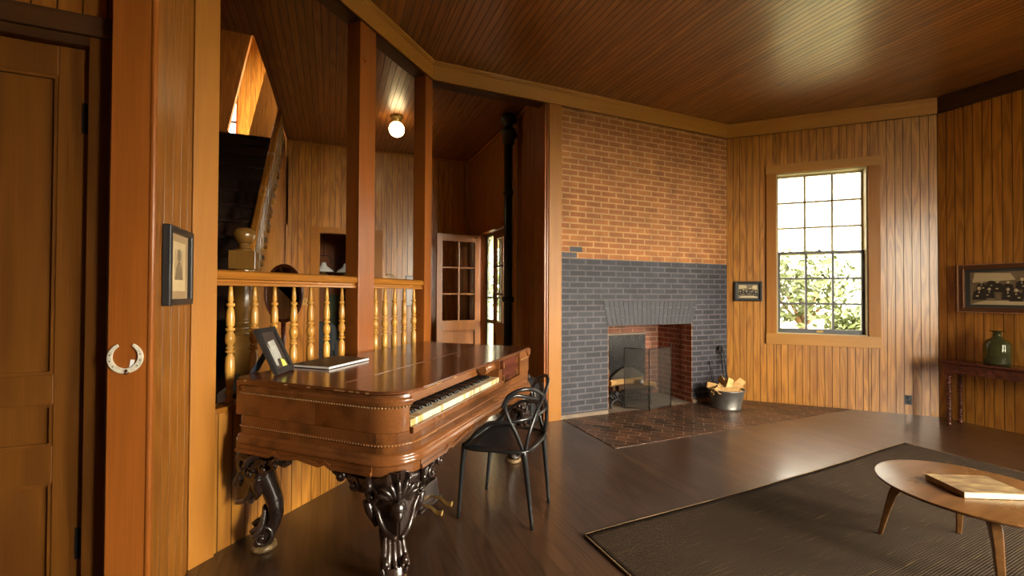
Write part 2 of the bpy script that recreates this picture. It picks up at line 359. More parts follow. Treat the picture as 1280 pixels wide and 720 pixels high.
def boards(mb, u0, u1, w0, w1, P, bw=.078, g=.005, dep=.006, phase=0., clip=None):
    """tongue-and-groove boards from u0 to u1; P(u, w, d) gives a point, d = depth behind the face; clip(u) -> (w0, w1)"""
    k = math.floor((u0 - phase) / bw)
    while True:
        a, b = max(u0, phase + k * bw), min(u1, phase + (k + 1) * bw)
        if a >= u1 - 1e-6: break
        k += 1
        if b - a < 1e-4: continue
        random.seed(k * 131 + int(abs(phase) * 1000) + int(abs(u0) * 77)); mb.rv = random.random()
        cl = clip or (lambda u: (w0, w1))
        ai, bi = min(a + g / 2, b), max(b - g / 2, a)
        pts = [(a, dep), (ai, 0), (bi, 0), (b, dep)]
        for (ua, da), (ub, db), gr in ((pts[0], pts[1], 1), (pts[1], pts[2], 0), (pts[2], pts[3], 1)):
            if ub - ua < 1e-5: continue
            (a0, a1), (b0, b1) = cl(ua), cl(ub)
            if a1 - a0 < 1e-4 and b1 - b0 < 1e-4: continue
            mb.f([mb.v(P(ua, a0, da)), mb.v(P(ub, b0, db)), mb.v(P(ub, b1, db)), mb.v(P(ua, a1, da))], g=gr)
def board_wall(name, sections, length_dirs, mat, loc, rz, thick=.12, label=None, bw=.078, phase=0., back=True):
    """vertical boards in the local plane y=0 (face towards -y), backed by a solid wall"""
    mb = MB()
    for (u0, u1, z0, z1) in sections:
        boards(mb, u0, u1, z0, z1, lambda u, w_, d: (u, d, w_), bw=bw, phase=phase)
        if back: mb.box(u0, u1, .007, thick, z0, z1)
    return struct(mb.build(name, mat), label, loc, rz)

ZC, ZT = 3.677, 3.4917           # ceiling, underside of the frieze
S2 = math.sqrt(.5)
VA, VB, VC, VD, VE, VF, VG, VH = [Vector(p) for p in ((0, 0), (4.0035, 0), (5.55, -1.5465), (5.55, -5.55), (4.0035, -7.0965), (0, -7.0965), (-1.5465, -5.55), (-1.5465, -1.5465))]
OCT = [VA, VB, VC, VD, VE, VF, VG, VH]
def octclip(poly):
    def cl(x):
        ys = []
        n = len(poly)
        for i in range(n):
            a, b = poly[i], poly[(i + 1) % n]
            if abs(a.x - b.x) < 1e-9: continue
            if min(a.x, b.x) - 1e-9 <= x <= max(a.x, b.x) + 1e-9: ys.append(a.y + (b.y - a.y) * (x - a.x) / (b.x - a.x))
        return (min(ys), max(ys)) if ys else (0, 0)
    return cl

# ------------------------------------------------------------------ floor and ceiling
mb = MB(); mb.box(-3.6, 5.9, -7.5, 6.2, -.16, -.004)
bw = .088
k = 0; x = -3.6
while x < 5.9:
    y = -7.5 - random.random() * 2; x1 = x + bw
    while y < 6.2:
        y1 = y + 1.4 + random.random() * 2; mb.rv = random.random(); a, b = max(y, -7.5), min(y1, 6.2)
        if b > a:
            i = .0013
            p = [(x + i, a + i), (x1 - i, a + i), (x1 - i, b - i), (x + i, b - i)]
            mb.f([mb.v((q[0], q[1], 0)) for q in p])
        y = y1
    x = x1
struct(mb.build('floor', floor_m), 'dark glossy wooden board floor')

def ceil_boards(name, poly, holes=(), z=ZC, bw=.062):
    mb = MB(); xs = [p.x for p in poly]; cl = octclip(poly)
    cuts = sorted({min(xs), max(xs), *[h[0] for h in holes], *[h[1] for h in holes], *[p.x for p in poly]})
    for a, b in zip(cuts, cuts[1:]):
        m = (a + b) / 2; hs = [h for h in holes if h[0] <= m <= h[1]]
        if not hs: boards(mb, a, b, 0, 0, lambda u, w_, d: (u, w_, z + d), bw=bw, clip=cl, g=.005, dep=.005)
        else:
            h = hs[0]
            boards(mb, a, b, 0, 0, lambda u, w_, d: (u, w_, z + d), bw=bw, clip=lambda u: (cl(u)[0], min(h[2], cl(u)[1])), g=.005, dep=.005)
            boards(mb, a, b, 0, 0, lambda u, w_, d: (u, w_, z + d), bw=bw, clip=lambda u: (max(h[3], cl(u)[0]), max(h[3], cl(u)[1])), g=.005, dep=.005)
    return mb
oct_out = [Vector(p) for p in ((-.03, .03), (4.03, .03), (5.6, -1.53), (5.6, -5.57), (4.03, -7.15), (-.03, -7.15), (-1.6, -5.57), (-1.6, -1.53))]
mb = ceil_boards('ceiling', oct_out)
mb.prism([(p.x, p.y) for p in oct_out], ZC + .008, ZC + .2)
struct(mb.build('ceiling', ceil_m), 'glossy brown boarded ceiling')
# hall ceiling with the stairwell hole
HX0, HX1, HY0, HY1 = -3.2, -1.53, .2, 3.0
hall_poly = [Vector(p) for p in ((-3.2, -2.0), (-1.62, -2.0), (-1.62, -1.5), (-.06, .06), (1.32, .06), (1.32, 3.05), (-3.2, 3.05))]
mb = MB()
def hc(x): return ((-2.0 if x < -1.62 else x + .09 if x < 0 else .06), 3.05)
boards(mb, -3.2, 1.32, 0, 0, lambda u, w_, d: (u, w_, ZC + d), bw=.062, clip=lambda u: (hc(u)[0], min(HY0, 3.05)) if u < HX1 else hc(u), g=.005, dep=.005)
mb.prism([(-3.2, -2.0), (-1.62, -2.0), (-1.62, -1.5), (HY0 - .09, HY0), (-3.2, HY0)], ZC + .008, ZC + .22)
mb.prism([(HX1, HY0), (.1, HY0), (.1, .06), (1.32, .06), (1.32, 3.05), (HX1, 3.05)], ZC + .008, ZC + .22)
mb.prism([(-1.7, -1.6), (.1, .2), (.1, .06), (-1.56, -1.6)], ZC + .008, ZC + .22)
struct(mb.build('ceiling_hall', ceil_m), 'dark boarded hall ceiling open above the stairs')

for i in range(8):                 # solid corners of the outer walls
    if i in (0, 6, 7): continue
    p = OCT[i]; c = Vector((2.0, -3.55)); d = (p - c).normalized(); mb = MB(); mb.prism([(p.x + d.x * .07 + .14 * math.cos(a), p.y + d.y * .07 + .14 * math.sin(a)) for a in [2 * PI * k / 12 for k in range(12)] if (Vector((math.cos(a), math.sin(a))).dot(d) > -.3)], 0, ZC + .1)
    if i != 1: struct(mb.build('wall_corner', oak_d), 'corner of the outer wall behind the boards')
    else: mb.bm.free()
# ------------------------------------------------------------------ frieze trim round the room
def frieze(name, a, b, mat, ext=.0):
    L = (b - a).length; ang = math.atan2(b.y - a.y, b.x - a.x)
    mb = MB()
    t = math.tan(R(22.5))
    def bar(p0, p1, z0, z1):     # from depth p0 to -p1 (room side), mitred
        mb.prism([(0 - t * 0 + p0 * 0, p0), (L, p0), (L - t * p1, -p1), (t * p1, -p1)], z0, z1)
    bar(0, .022, ZT, ZC)
    bar(0, .030, ZT, ZT + .014); bar(0, .034, ZC - .036, ZC); bar(0, .048, ZC - .022, ZC)
    o = mb.build(name, mat, bevel=.003); return struct(o, None, (a.x, a.y, 0), ang)
for i in range(8):
    a, b = OCT[i], OCT[(i + 1) % 8]
    struct(frieze('trim_%d' % (i + 1), a, b, dark_h if i == 2 else oak_h), 'dark frieze board at the top of the right wall' if i == 2 else 'golden frieze board under the ceiling')  # right wall's frieze gets a much darker wood colour than the others
# ------------------------------------------------------------------ windows
def window(name, loc, rz, u0, u1, z0, z1, detailed=True, label=None, wide=.115):
    """double-hung window of three by six panes in a wall whose room face is local y=0"""
    t = struct(MB().build(name, oak_v) if False else thing(name, label or 'double hung window of eighteen panes', 'window', loc, rz))
    del t['category']
    zm = z0 + (z1 - z0) * .495
    mb = MB()
    mb.box(u0 - wide, u0, -.022, 0, z0 - .135, z1 + .11); mb.box(u1, u1 + wide, -.022, 0, z0 - .135, z1 + .11)
    mb.build('window_casing', oak_v, t, .003)
    mb = MB(); mb.box(u0 - wide - .006, u1 + wide + .006, -.027, 0, z1, z1 + .115); mb.box(u0 - wide - .004, u1 + wide + .004, -.027, 0, z0 - .14, z0)
    mb.build('head_and_apron', oak_h, t, .003)
    mb = MB()
    for a, b in ((u0 - .002, u0 + .018), (u1 - .018, u1 + .002)): mb.box(a, b, 0, .15, z0, z1)
    mb.box(u0, u1, 0, .15, z1 - .018, z1); mb.box(u0, u1, 0, .17, z0 - .02, z0 + .008)
    mb.build('window_jamb', sashl, t)
    for nm, zz0, zz1, yy, mt in (('upper_sash', zm - .01, z1 - .018, .085, sashl), ('lower_sash', z0 + .008, zm + .03, .05, sashm)):
        mb = MB(); a, b = u0 + .018, u1 - .018; fw = .034 if mt is sashm else .022; bt = .055 if mt is sashm else .022
        mb.box(a, a + fw, yy, yy + .03, zz0, zz1); mb.box(b - fw, b, yy, yy + .03, zz0, zz1)
        mb.box(a, b, yy, yy + .03, zz0, zz0 + bt); mb.box(a, b, yy, yy + .03, zz1 - .026, zz1)
        A, B, C, D = a + fw, b - fw, zz0 + bt, zz1 - .026
        for k in (1, 2):
            m_ = A + (B - A) * k / 3; mb.box(m_ - .012, m_ + .012, yy + .004, yy + .026, C, D)
            m_ = C + (D - C) * k / 3; mb.box(A, B, yy + .004, yy + .026, m_ - .012, m_ + .012)
        s = mb.build(nm, mt, t)
        g = MB(); g.box(A, B, yy + .013, yy + .016, C, D); g.build('window_glass', pane_m, s)
    if detailed:
        l = MB(); l.M = Matrix.Translation(((u0 + u1) / 2, .055, zm + .03))
        l.box(-.03, .03, -.012, .012, 0, .008); l.lathe([(.012, .008), (.014, .016), (.006, .022)], 10); l.tube([(0, 0, .018), (.03, -.005, .022)], .004, 6)
        l.build('sash_lock', iron, t)
        l = MB(); l.M = Matrix.Translation(((u0 + u1) / 2, .048, z0 + .035)); l.box(-.035, .035, -.004, 0, -.012, .012); l.tube([(-.02, -.004, 0), (-.02, -.018, 0), (.02, -.018, 0), (.02, -.004, 0)], .004, 6)
        l.build('sash_lift', brass, t)
    return t
def at(loc, rz, u, y, z):
    return (loc[0] + u * math.cos(rz) - y * math.sin(rz), loc[1] + u * math.sin(rz) + y * math.cos(rz), z)
def win_portal(loc, rz, u0, u1, z0, z1):
    portal(at(loc, rz, (u0 + u1) / 2, .17, (z0 + z1) / 2), (math.sin(rz), -math.cos(rz), 0), u1 - u0, z1 - z0)

def wall_with_windows(name, loc, rz, L, wins, mat, label, bw=.078):
    xs = 0; secs = []
    for (a, b, c, d) in wins:
        secs.append((xs, a, 0, ZC)); secs += [(a, b, 0, c), (a, b, d, ZC)]; xs = b
    secs.append((xs, L, 0, ZC))
    board_wall(name, secs, None, mat, loc, rz, label=label, bw=bw)
# seen window wall (B-C)
rzW = R(-45)
WB = (VB.x, VB.y, 0)
wW = (.575, 1.533, .90, 2.96)
wall_with_windows('wall_window', WB, rzW, 2.187, [wW], oak, 'golden oak boarded wall with the window')
window('window_1', WB, rzW, *wW, label='bright double hung window of eighteen panes beside the fireplace'); win_portal(WB, rzW, *wW)
# right wall (C-D), plain
wall_with_windows('wall_right', (VC.x, VC.y, 0), R(-90), 4.0035, [], oak, 'golden oak boarded wall on the right', bw=.0735)
# walls behind the camera, with the room's other windows
hid = [('wall_rear_right', VD, R(-135), 2.187, [(.615, 1.573, .75, 2.96)], oak),
       ('wall_rear', VE, R(180), 4.0035, [(.55, 1.65, .75, 2.96)], oak),
       ('wall_rear_left', VF, R(135), 2.187, [], oak)]
n = 2
for nm, V, rz, L, wins, mt in hid:
    wall_with_windows(nm, (V.x, V.y, 0), rz, L, wins, mt, 'oak boarded wall behind the viewer')
    for wv in wins:
        window('window_%d' % n, (V.x, V.y, 0), rz, *wv, detailed=False, label='double hung window behind the viewer'); win_portal((V.x, V.y, 0), rz, *wv); n += 1

# ------------------------------------------------------------------ fireplace wall (A-B)
OX0, OX1, OZ = 2.088, 3.385, 1.02
ZD = 1.8                            # top of the dark painted brickwork
mb = MB()
def wallface(mb, x0, x1, z0, z1, y=0): mb.f([mb.v((x0, y, z0)), mb.v((x1, y, z0)), mb.v((x1, y, z1)), mb.v((x0, y, z1))])
mb.mi = 0; wallface(mb, 1.456, 4.0035, ZD, ZT + .02)
mb.mi = 1
wallface(mb, 1.456, OX0, .045, ZD); wallface(mb, OX1, 4.0035, .045, ZD); wallface(mb, OX0, OX1, OZ, ZD)
mb.mi = 0
mb.box(1.456, OX0, .004, .16, 0, ZC); mb.box(OX1, 4.02, .004, .16, 0, ZC); mb.box(OX0, OX1, .004, .16, OZ + .002, ZC)
struct(mb.build('wall_fireplace', [brick_up, brick_dk]), 'brick chimney wall, orange above and painted slate grey below')
mb = MB()
for x0, x1, z0 in ((1.46, 1.665, ZD), (1.565, 1.735, ZD + .0667)): mb.box(x0 + .004, x1 - .004, -.0015, 0, z0 + .004, z0 + .062)
struct(mb.build('trim_9', darkpaint), 'stray grey painted bricks above the painted edge')
mb = MB(); mb.box(1.456, OX0 - .003, -.012, 0, 0, .045); mb.box(OX1 + .003, OX1 + .14, -.012, 0, 0, .035)
struct(mb.build('baseboard_fireplace', ash_m), 'pale mortar plinth under the painted bricks')
# flat arch of slanted soldier bricks
mb = MB(); mb.mi = 1
x0b, x1b, x0t, x1t, zt = OX0 - .003, OX1 + .003, 2.015, 3.478, 1.325
mb.prism([(x0b, OZ), (x1b, OZ), (x1t, zt), (x0t, zt)], -.002, .003, axis='Y')
mb.mi = 0; nb = 21
for i in range(nb):
    f0, f1 = i / nb, (i + 1) / nb
    e = .004
    levels = [(0, .34), (.36, 1)] if i % 2 else [(0, .68), (.70, 1)]
    for l0, l1 in levels:
        def X(f, l): return (x0b + (x1b - x0b) * f) * (1 - l) + (x0t + (x1t - x0t) * f) * l
        def Z(l): return OZ + .004 + (zt - OZ - .008) * l
        mb.prism([(X(f0, l0) + e, Z(l0)), (X(f1, l0) - e, Z(l0)), (X(f1, l1) - e, Z(l1)), (X(f0, l1) + e, Z(l1))], -.008, -.001, axis='Y')
struct(mb.build('trim_10', [darkpaint, mortar_m], bevel=.002, seg=1), 'flat arch of slanted bricks over the fire opening')
# firebox
FD = .62
for nm, mt, bx, lb in (('wall_firebox_left', brick_in, ((OX0 - .1, OX0, .16, FD + .1, 0, 1.35), (OX0, OX0 + .006, 0, .17, 0, OZ)), 'left brick cheek of the firebox'),
                       ('wall_firebox_right', brick_in, ((OX1, OX1 + .1, .16, FD + .1, 0, 1.35), (OX1 - .006, OX1, 0, .17, 0, OZ)), 'red brick right cheek of the firebox'),
                       ('wall_firebox_back', brick_ib, ((OX0 - .1, OX1 + .1, FD, FD + .1, 0, 1.35), (OX0 - .1, OX1 + .1, .16, FD + .1, 1.35, 1.45)), 'sooty brick back of the firebox'),
                       ('floor_firebox', ash_m, ((OX0 + .001, OX1 - .001, 0, FD - .001, 0, .006),), 'ash covered floor of the firebox')):
    mb = MB()
    for b_ in bx: mb.box(*b_)
    struct(mb.build(nm, mt), lb)
t = thing('fireback', 'dark cast iron fireback with pale dots behind the logs', 'fireback', (2.62, FD - .01, .008))
mb = MB(); mb.prism([(-.5, 0), (.50, 0), (.50, .86), (-.5, .86)], -.035, 0, axis='Y'); mb.mi = 1
for j in range(5):
    for i in range(7):
        cx, cz = -.42 + i * .14 + (j % 2) * .05, .27 + j * .13
        for q in range(5): mb.ell((cx + .024 * math.cos(q * 1.257), -.037, cz + .024 * math.sin(q * 1.257)), (.007, .005, .007), 6, 4)
mb.build('plate', [soot, zinc], t)
mb = MB(); mb.box(-.5, .50, -.05, -.035, .835, .86); mb.build('top_rib', ash_m, t)
# arched ash-covered hood stone at the back
mb = MB()
pts = [(-.27, 0)] + [(-.27 + .54 * i / 16, .28 + .13 * math.sin(PI * i / 16)) for i in range(17)] + [(.27, 0)]
mb.prism(pts, -.02, .02, axis='Y')
tag(mb.build('arched_iron_panel', plain('ashy_iron', (.10, .085, .07), .8, var=.5, vscale=20), bevel=.004), 'ash grey arched panel standing against the fireback', 'panel', loc=(2.78, FD - .085, .008))

# hearth
mb = MB(); mb.box(1.48, 4.0, -.962, 0, 0, .005); mb.prism([(4.0, -.962), (4.95, -.962), (4.0, -.012)], 0, .005)
struct(mb.build('floor_hearth', hearth_m), 'dark brick hearth laid diagonally in front of the fireplace')

# pilaster on the left of the brick and hall side of it
mb = MB(); mb.box(1.295, 1.456, -.024, .14, 0, ZT); struct(mb.build('trim_11', oak_v, bevel=.004), 'golden oak pilaster at the left edge of the brick wall')
mb = MB(); mb.box(1.275, 1.296, -.012, .14, 0, ZT); mb.box(1.25, 1.275, .0, .13, 0, ZT); struct(mb.build('trim_12', red_v, bevel=.003), 'narrow stained moulding beside the golden pilaster')

# ------------------------------------------------------------------ screen wall (A towards the camera) : local frame rotated 45 deg, x negative towards the camera
rzS = R(45)
def sp(name, poly, z0, z1, mat, label, bevel=.004):
    mb = MB(); mb.prism(poly, z0, z1); return struct(mb.build(name, mat, bevel=bevel), label, (0, 0, 0), rzS)
sp('trim_13', [(-2.187, -.006), (-2.06, -.006), (-2.06, .13), (-2.187, .13)], 0, ZT, oak_v, 'golden oak end post of the balustrade screen')
sp('trim_14', [(-1.005, -.008), (-.825, -.008), (-.825, .12), (-1.005, .12)], 0, ZT, red_v, 'reddish middle post of the balustrade screen')
sp('trim_15', [(-.115, -.008), (.0, -.008), (.04, .032), (-.055, .125), (-.115, .125)], 0, ZT, red_v, 'reddish corner post of the balustrade screen')
# header above the screen and above the hall opening
mb = MB(); mb.prism([(-2.187, 0), (0.0, 0), (-.055, .13), (-2.187, .13)], ZT, ZC); struct(mb.build('wall_screen_header', dark_h), 'dark header over the balustrade screen', (0, 0, 0), rzS)
mb = MB(); mb.box(0, 1.456, 0, .14, ZT, ZC); struct(mb.build('wall_hall_header', dark_h), 'dark header over the hall opening')
# wainscot
mb = MB()
for a, b in ((-2.06, -1.005), (-.825, -.115)):
    boards(mb, a, b, 0, .745, lambda u, w_, d: (u, .02 + d, w_)); mb.box(a, b, .03, .11, 0, .745)
struct(mb.build('wall_screen', oak), 'golden oak boards under the balustrade', (0, 0, 0), rzS)
mb = MB()
for a, b in ((-2.06, -1.005), (-.825, -.115)): mb.box(a, b, .0, .125, .745, .775)
struct(mb.build('trim_16', red_h, bevel=.006), 'cap on the boards under the balusters', (0, 0, 0), rzS)
BZ = [(.022, .775), (.022, .80), (.013, .808), (.013, .815), (.021, .824), (.021, .846), (.013, .852), (.017, .86), (.021, .90), (.0255, .96), (.024, 1.03), (.0125, 1.05), (.0125, 1.055), (.025, 1.06), (.025, 1.071), (.013, 1.074), (.013, 1.078), (.022, 1.081), (.022, 1.089),
      (.0145, 1.093), (.0155, 1.10), (.024, 1.115), (.027, 1.135), (.024, 1.158), (.0145, 1.174), (.0145, 1.178), (.0245, 1.182), (.0245, 1.195), (.013, 1.199), (.013, 1.204), (.021, 1.208), (.021, 1.214), (.0235, 1.245), (.019, 1.295), (.0145, 1.31), (.012, 1.315), (.0215, 1.32), (.0215, 1.334), (.0115, 1.339), (.0115, 1.345), (.0155, 1.352), (.0115, 1.40), (.0085, 1.44)]
def balustrade(u0, u1, us, label, r0, r1):
    c = ((u0 + u1) / 2, .065)
    t = thing('balustrade', label, 'balustrade', at((0, 0), rzS, c[0], c[1], .775), rzS)
    mb = MB(); prof = [(-.052, 1.435), (.052, 1.435), (.052, 1.452), (.040, 1.456), (.040, 1.468), (.060, 1.474), (.066, 1.492), (.060, 1.512), (.040, 1.522), (-.040, 1.522), (-.060, 1.512), (-.066, 1.492), (-.060, 1.474), (-.040, 1.468), (-.040, 1.456), (-.052, 1.452)]
    prof = [(a, b - .775) for a, b in prof]
    mb.loft([[(x, a, b) for a, b in prof] for x in (r0 - c[0], r1 - c[0])], smooth=False); mb.build('handrail', red_h, t, .002)
    for i, u in enumerate(us):
        mb = MB(); mb.M = Matrix.Translation((u - c[0], 0, -.775)); mb.lathe(BZ, 14); mb.build('baluster', bal_m, t)
    return t
balustrade(-2.06, -1.005, (-1.939, -1.794, -1.66, -1.518, -1.383, -1.242, -1.096), 'oak balustrade of seven turned balusters behind the left half of the piano', -2.06, -1.005)
balustrade(-.825, -.115, (-.723, -.601, -.471, -.332, -.183), 'shorter oak balustrade of five turned balusters between the two reddish posts', -.825, -.115)

# ------------------------------------------------------------------ left side: picture wall, pilaster, door wall
XH = -1.5465
mb = MB()
boards(mb, -2.04, -1.555, 0, ZC, lambda u, w_, d: (XH - d, u, w_), bw=.105, phase=-2.04)
mb.box(XH - .12, XH - .008, -2.04, -1.54, 0, ZC)
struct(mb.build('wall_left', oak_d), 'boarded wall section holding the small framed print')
mb = MB(); mb.box(XH - .128, XH + .004, -2.075, -2.035, 0, ZC); 
mb.lathe([(.012, 0), (.012, ZC)], 12, c=(XH + .002, -2.068, 0)); struct(mb.build('trim_17', red_v, bevel=.004), 'reddish pilaster carrying the horseshoe')
# doorway opening beside the camera, wall beyond it, lintel
mb = MB(); mb.box(XH - .12, XH, -5.55, -4.55, 0, ZC); mb.box(XH - .12, XH, -4.55, -2.075, 3.1, ZC); struct(mb.build('wall_left_near', oak_d), 'boarded wall left of the viewer')
DY = -1.98
mb = MB()
boards(mb, -3.2, -1.70, 2.47, ZC, lambda u, w_, d: (u, DY + d, w_), bw=.075)
mb.box(-3.2, -2.62, DY + .008, DY + .12, 0, ZC); mb.box(-2.62, -1.66, DY + .008, DY + .12, 2.36, ZC); mb.box(-1.77, -1.66, DY + .008, DY + .12, 0, 2.4)
boards(mb, -3.2, -2.62, 0, 2.47, lambda u, w_, d: (u, DY + d, w_), bw=.105)
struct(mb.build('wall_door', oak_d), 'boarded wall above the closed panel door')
mb = MB(); mb.box(-2.76, -1.665, DY - .03, DY, 2.395, 2.475); mb.box(-2.76, -1.68, DY - .016, DY, 2.357, 2.395); struct(mb.build('trim_18', dark_h, bevel=.004), 'dark head board over the panel door')
mb = MB(); mb.box(-1.772, -1.705, DY - .018, DY + .01, 0, 2.395); mb.box(-1.705, -1.69, DY - .026, DY + .01, 0, 2.395); mb.box(-2.74, -2.66, DY - .018, DY + .01, 0, 2.395); struct(mb.build('trim_19', door_m, bevel=.003), 'casing of the closed panel door')
mb = MB(); mb.box(-3.32, -3.2, -5.6, 6.0, 0, 6.7); struct(mb.build('wall_far_left', oak_d), 'boarded wall at the far left of hall and stairs')
mb = MB(); mb.box(-3.2, XH - .1, -4.7, -4.55, 0, ZC); struct(mb.build('wall_vestibule', oak_d), 'wall of the side passage left of the viewer')
mb = MB(); mb.box(-3.25, XH - .0, -4.7, -1.86, ZC + .006, ZC + .2); struct(mb.build('ceiling_vestibule', ceil_m), 'ceiling of the side passage left of the viewer')
# panel door
t = thing('door_1', 'closed stained panel door at the left edge', 'door', (-1.775, DY + .012, 0)); del t['category']; t['kind'] = 'structure'
mb = MB(); W_, H_ = .86, 2.352
mb.box(-.098, 0, 0, .04, .008, H_); mb.box(-W_, -W_ + .1, 0, .04, .008, H_)
for a, b in ((.008, .24), (.665, .805), (.965, 1.08), (2.235, H_)): mb.box(-W_ + .1, -.098, .001, .039, a, b)
mb.build('door_frame', door_m, t, .003)
mb = MB()
for a, b in ((.24, .665), (.805, .965), (1.08, 2.235)):
    mb.box(-W_ + .1, -.098, .016, .028, a, b)
    mb.prism([(-W_ + .1, a), (-.098, a), (-.110, a + .012), (-W_ + .112, a + .012)], .004, .02, axis='Y'); mb.prism([(-W_ + .1, b), (-.098, b), (-.110, b - .012), (-W_ + .112, b - .012)], .004, .02, axis='Y')
    mb.prism([(-.098, a), (-.110, a + .012), (-.110, b - .012), (-.098, b)], .004, .02, axis='Y')
mb.build('door_panel', door_m, t)
for z in (2.08, .42):
    mb = MB(); mb.M = Matrix.Translation((.003, -.008, z)); mb.lathe([(.001, -.085), (.006, -.075), (.004, -.068), (.008, -.06), (.008, .06), (.004, .068), (.006, .075), (.001, .085)], 10); mb.box(-.03, .0, .006, .009, -.06, .06); mb.build('hinge', iron, t)

# ------------------------------------------------------------------ hall shell
HB = 2.975
# hall right wall x=1.295 facing -x, with doorway y 1.10..2.30, z..2.33
DW0, DW1, DWH = 1.12, 2.28, 2.33
mb = MB()
for a, b, c, d in ((.14, DW0, 0, ZC), (DW0, DW1, DWH, ZC), (DW1, HB, 0, ZC)):
    boards(mb, a, b, c, d, lambda u, w_, dd: (1.295 + dd, u, w_), bw=.12); mb.box(1.303, 1.42, a, b, c, d)
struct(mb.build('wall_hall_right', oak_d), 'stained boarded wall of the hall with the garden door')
mb = MB()
for a, b in ((DW0 - .1, DW0), (DW1, DW1 + .1)): mb.box(1.272, 1.296, a, b, 0, DWH + .1)
mb.box(1.268, 1.296, DW0 - .1, DW1 + .1, DWH, DWH + .1); struct(mb.build('trim_20', red_v, bevel=.004), 'casing of the glazed hall door')
mb = MB(); mb.box(1.27, 1.297, 0.14, HB, 3.64, ZC); mb.box(.09, 1.3, HB - .03, HB, 3.65, ZC); mb.box(-1.53, .09, HB - .02, HB, 3.65, ZC); mb.box(1.0, 1.20, HB - .05, HB, 0, 3.65)
struct(mb.build('trim_21', oak_v, bevel=.003), 'moulding along the top of the hall walls')
# hall back wall
BX0, BX1, BH = -1.065, -.275, 2.31
mb = MB()
for a, b, c, d in ((-1.53, BX0, 0, ZC), (BX0, BX1, BH, ZC), (BX1, 1.30, 0, ZC)):
    boards(mb, a, b, c, d, lambda u, w_, dd: (u, HB + dd, w_), bw=.085); mb.box(a, b, HB + .008, HB + .12, c, d)
struct(mb.build('wall_hall_back', oak), 'golden boarded back wall of the hall')
mb = MB()
for a, b in ((BX0 - .13, BX0), (BX1, BX1 + .13)): mb.box(a, b, HB - .022, HB, 0, BH)
mb.box(BX0 - .14, BX1 + .14, HB - .026, HB, BH, BH + .09)
struct(mb.build('trim_22', oak_v, bevel=.003), 'casing of the doorway in the hall back wall')
# room behind
mb = MB(); mb.box(-1.6, 1.4, 5.0, 5.1, 0, 3.0); mb.box(-1.7, -1.6, HB + .12, 5.1, 0, 3.0); mb.box(1.3, 1.4, HB + .12, 5.1, 0, 3.0)
struct(mb.build('wall_back_room', red_v), 'reddish boarded wall of the room beyond the hall')
mb = MB(); mb.box(-1.7, 1.4, HB + .12, 5.1, 3.0, 3.1); struct(mb.build('ceiling_back_room', ceil_m), 'ceiling of the room beyond the hall')
mb = MB(); mb.box(-1.0, .2, 4.95, 5.0, 0, 1.35); struct(mb.build('wall_back_room_lower', greenwall), 'olive lower wall of the room beyond the hall')
# upstairs shell
mb = MB(); UY = 5.46
for a, b, c, d in ((-3.2, -2.98, ZC, 6.6), (-2.98, -2.6, ZC, 4.25), (-2.98, -2.6, 5.15, 6.6), (-2.6, -.8, ZC, 6.6)):
    boards(mb, a, b, c, d, lambda u, w_, dd: (u, UY + dd, w_), bw=.085); mb.box(a, b, UY + .008, UY + .12, c, d)
mb.box(-3.2, -.8, UY, UY + .12, 0, ZC)
struct(mb.build('wall_upstairs_back', oak), 'brightly lit boarded wall at the top of the stairs')
mb = MB(); mb.box(-1.53, -1.43, HY0, HB, ZC + .22, 6.6); mb.box(-.9, -.8, HB + .13, UY, 3.12, 4.3); mb.box(-.9, -.8, HB + .13, 3.8, 4.3, 6.6); mb.box(-.9, -.8, 5.3, UY, 4.3, 6.6); mb.box(-.9, -.8, 3.8, 5.3, 5.9, 6.6); mb.box(-1.53, -.8, HB + .02, HB + .13, ZC + .01, 6.6); mb.box(-3.2, -1.43, HY0 - .1, HY0, ZC + .2, 6.6)  # gap in the right side added out of view to let light in
mb.box(-1.62, -1.5, HB, UY, 2.4, 3.43)
struct(mb.build('wall_stairwell', oak_d), 'walls round the stairwell'); mb = MB(); mb.box(-3.2, -.8, HY0 - .1, UY + .1, 6.6, 6.7); struct(mb.build('ceiling_stairwell', ceil_m), 'ceiling over the stairwell')
portal((-.79, 4.55, 5.1), (-1, 0, 0), 1.5, 1.6); portal((-2.79, UY + .1, 4.7), (0, -1, 0), .38, .9)  # first opening is unseen, added to light the upstairs back wall
mb = MB(); mb.box(-2.62, -2.58, UY - .02, UY + .06, 4.2, 5.2); mb.box(-3.0, -2.58, UY - .02, UY + .06, 4.2, 4.26); mb.box(-3.0, -2.58, UY - .02, UY + .06, 5.14, 5.2); mb.box(-2.98, -2.6, UY + .02, UY + .04, 4.66, 4.70)
struct(mb.build('window_4', red_v), 'small window at the top of the stairs')
mb = MB(); mb.prism([(-2.513, 4.098), (-2.192, 5.736), (-2.1, 6.6), (-3.2, 6.6), (-3.2, 3.43), (-2.396, 3.43), (-2.396, 3.938)], 4.2, 4.3, axis='Y'); struct(mb.build('wall_stair_left', oak_d), 'slanting boarded panel left of the upstairs window')
mb = MB(); mb.prism([(-1.994, 5.111), (-2.233, 3.975), (-2.233, 3.43), (-.9, 3.43), (-.9, 6.6), (-1.68, 6.6)], 4.22, 4.3, axis='Y'); struct(mb.build('wall_stair_right', oak_d), 'slanting boarded panel right of the upstairs light')

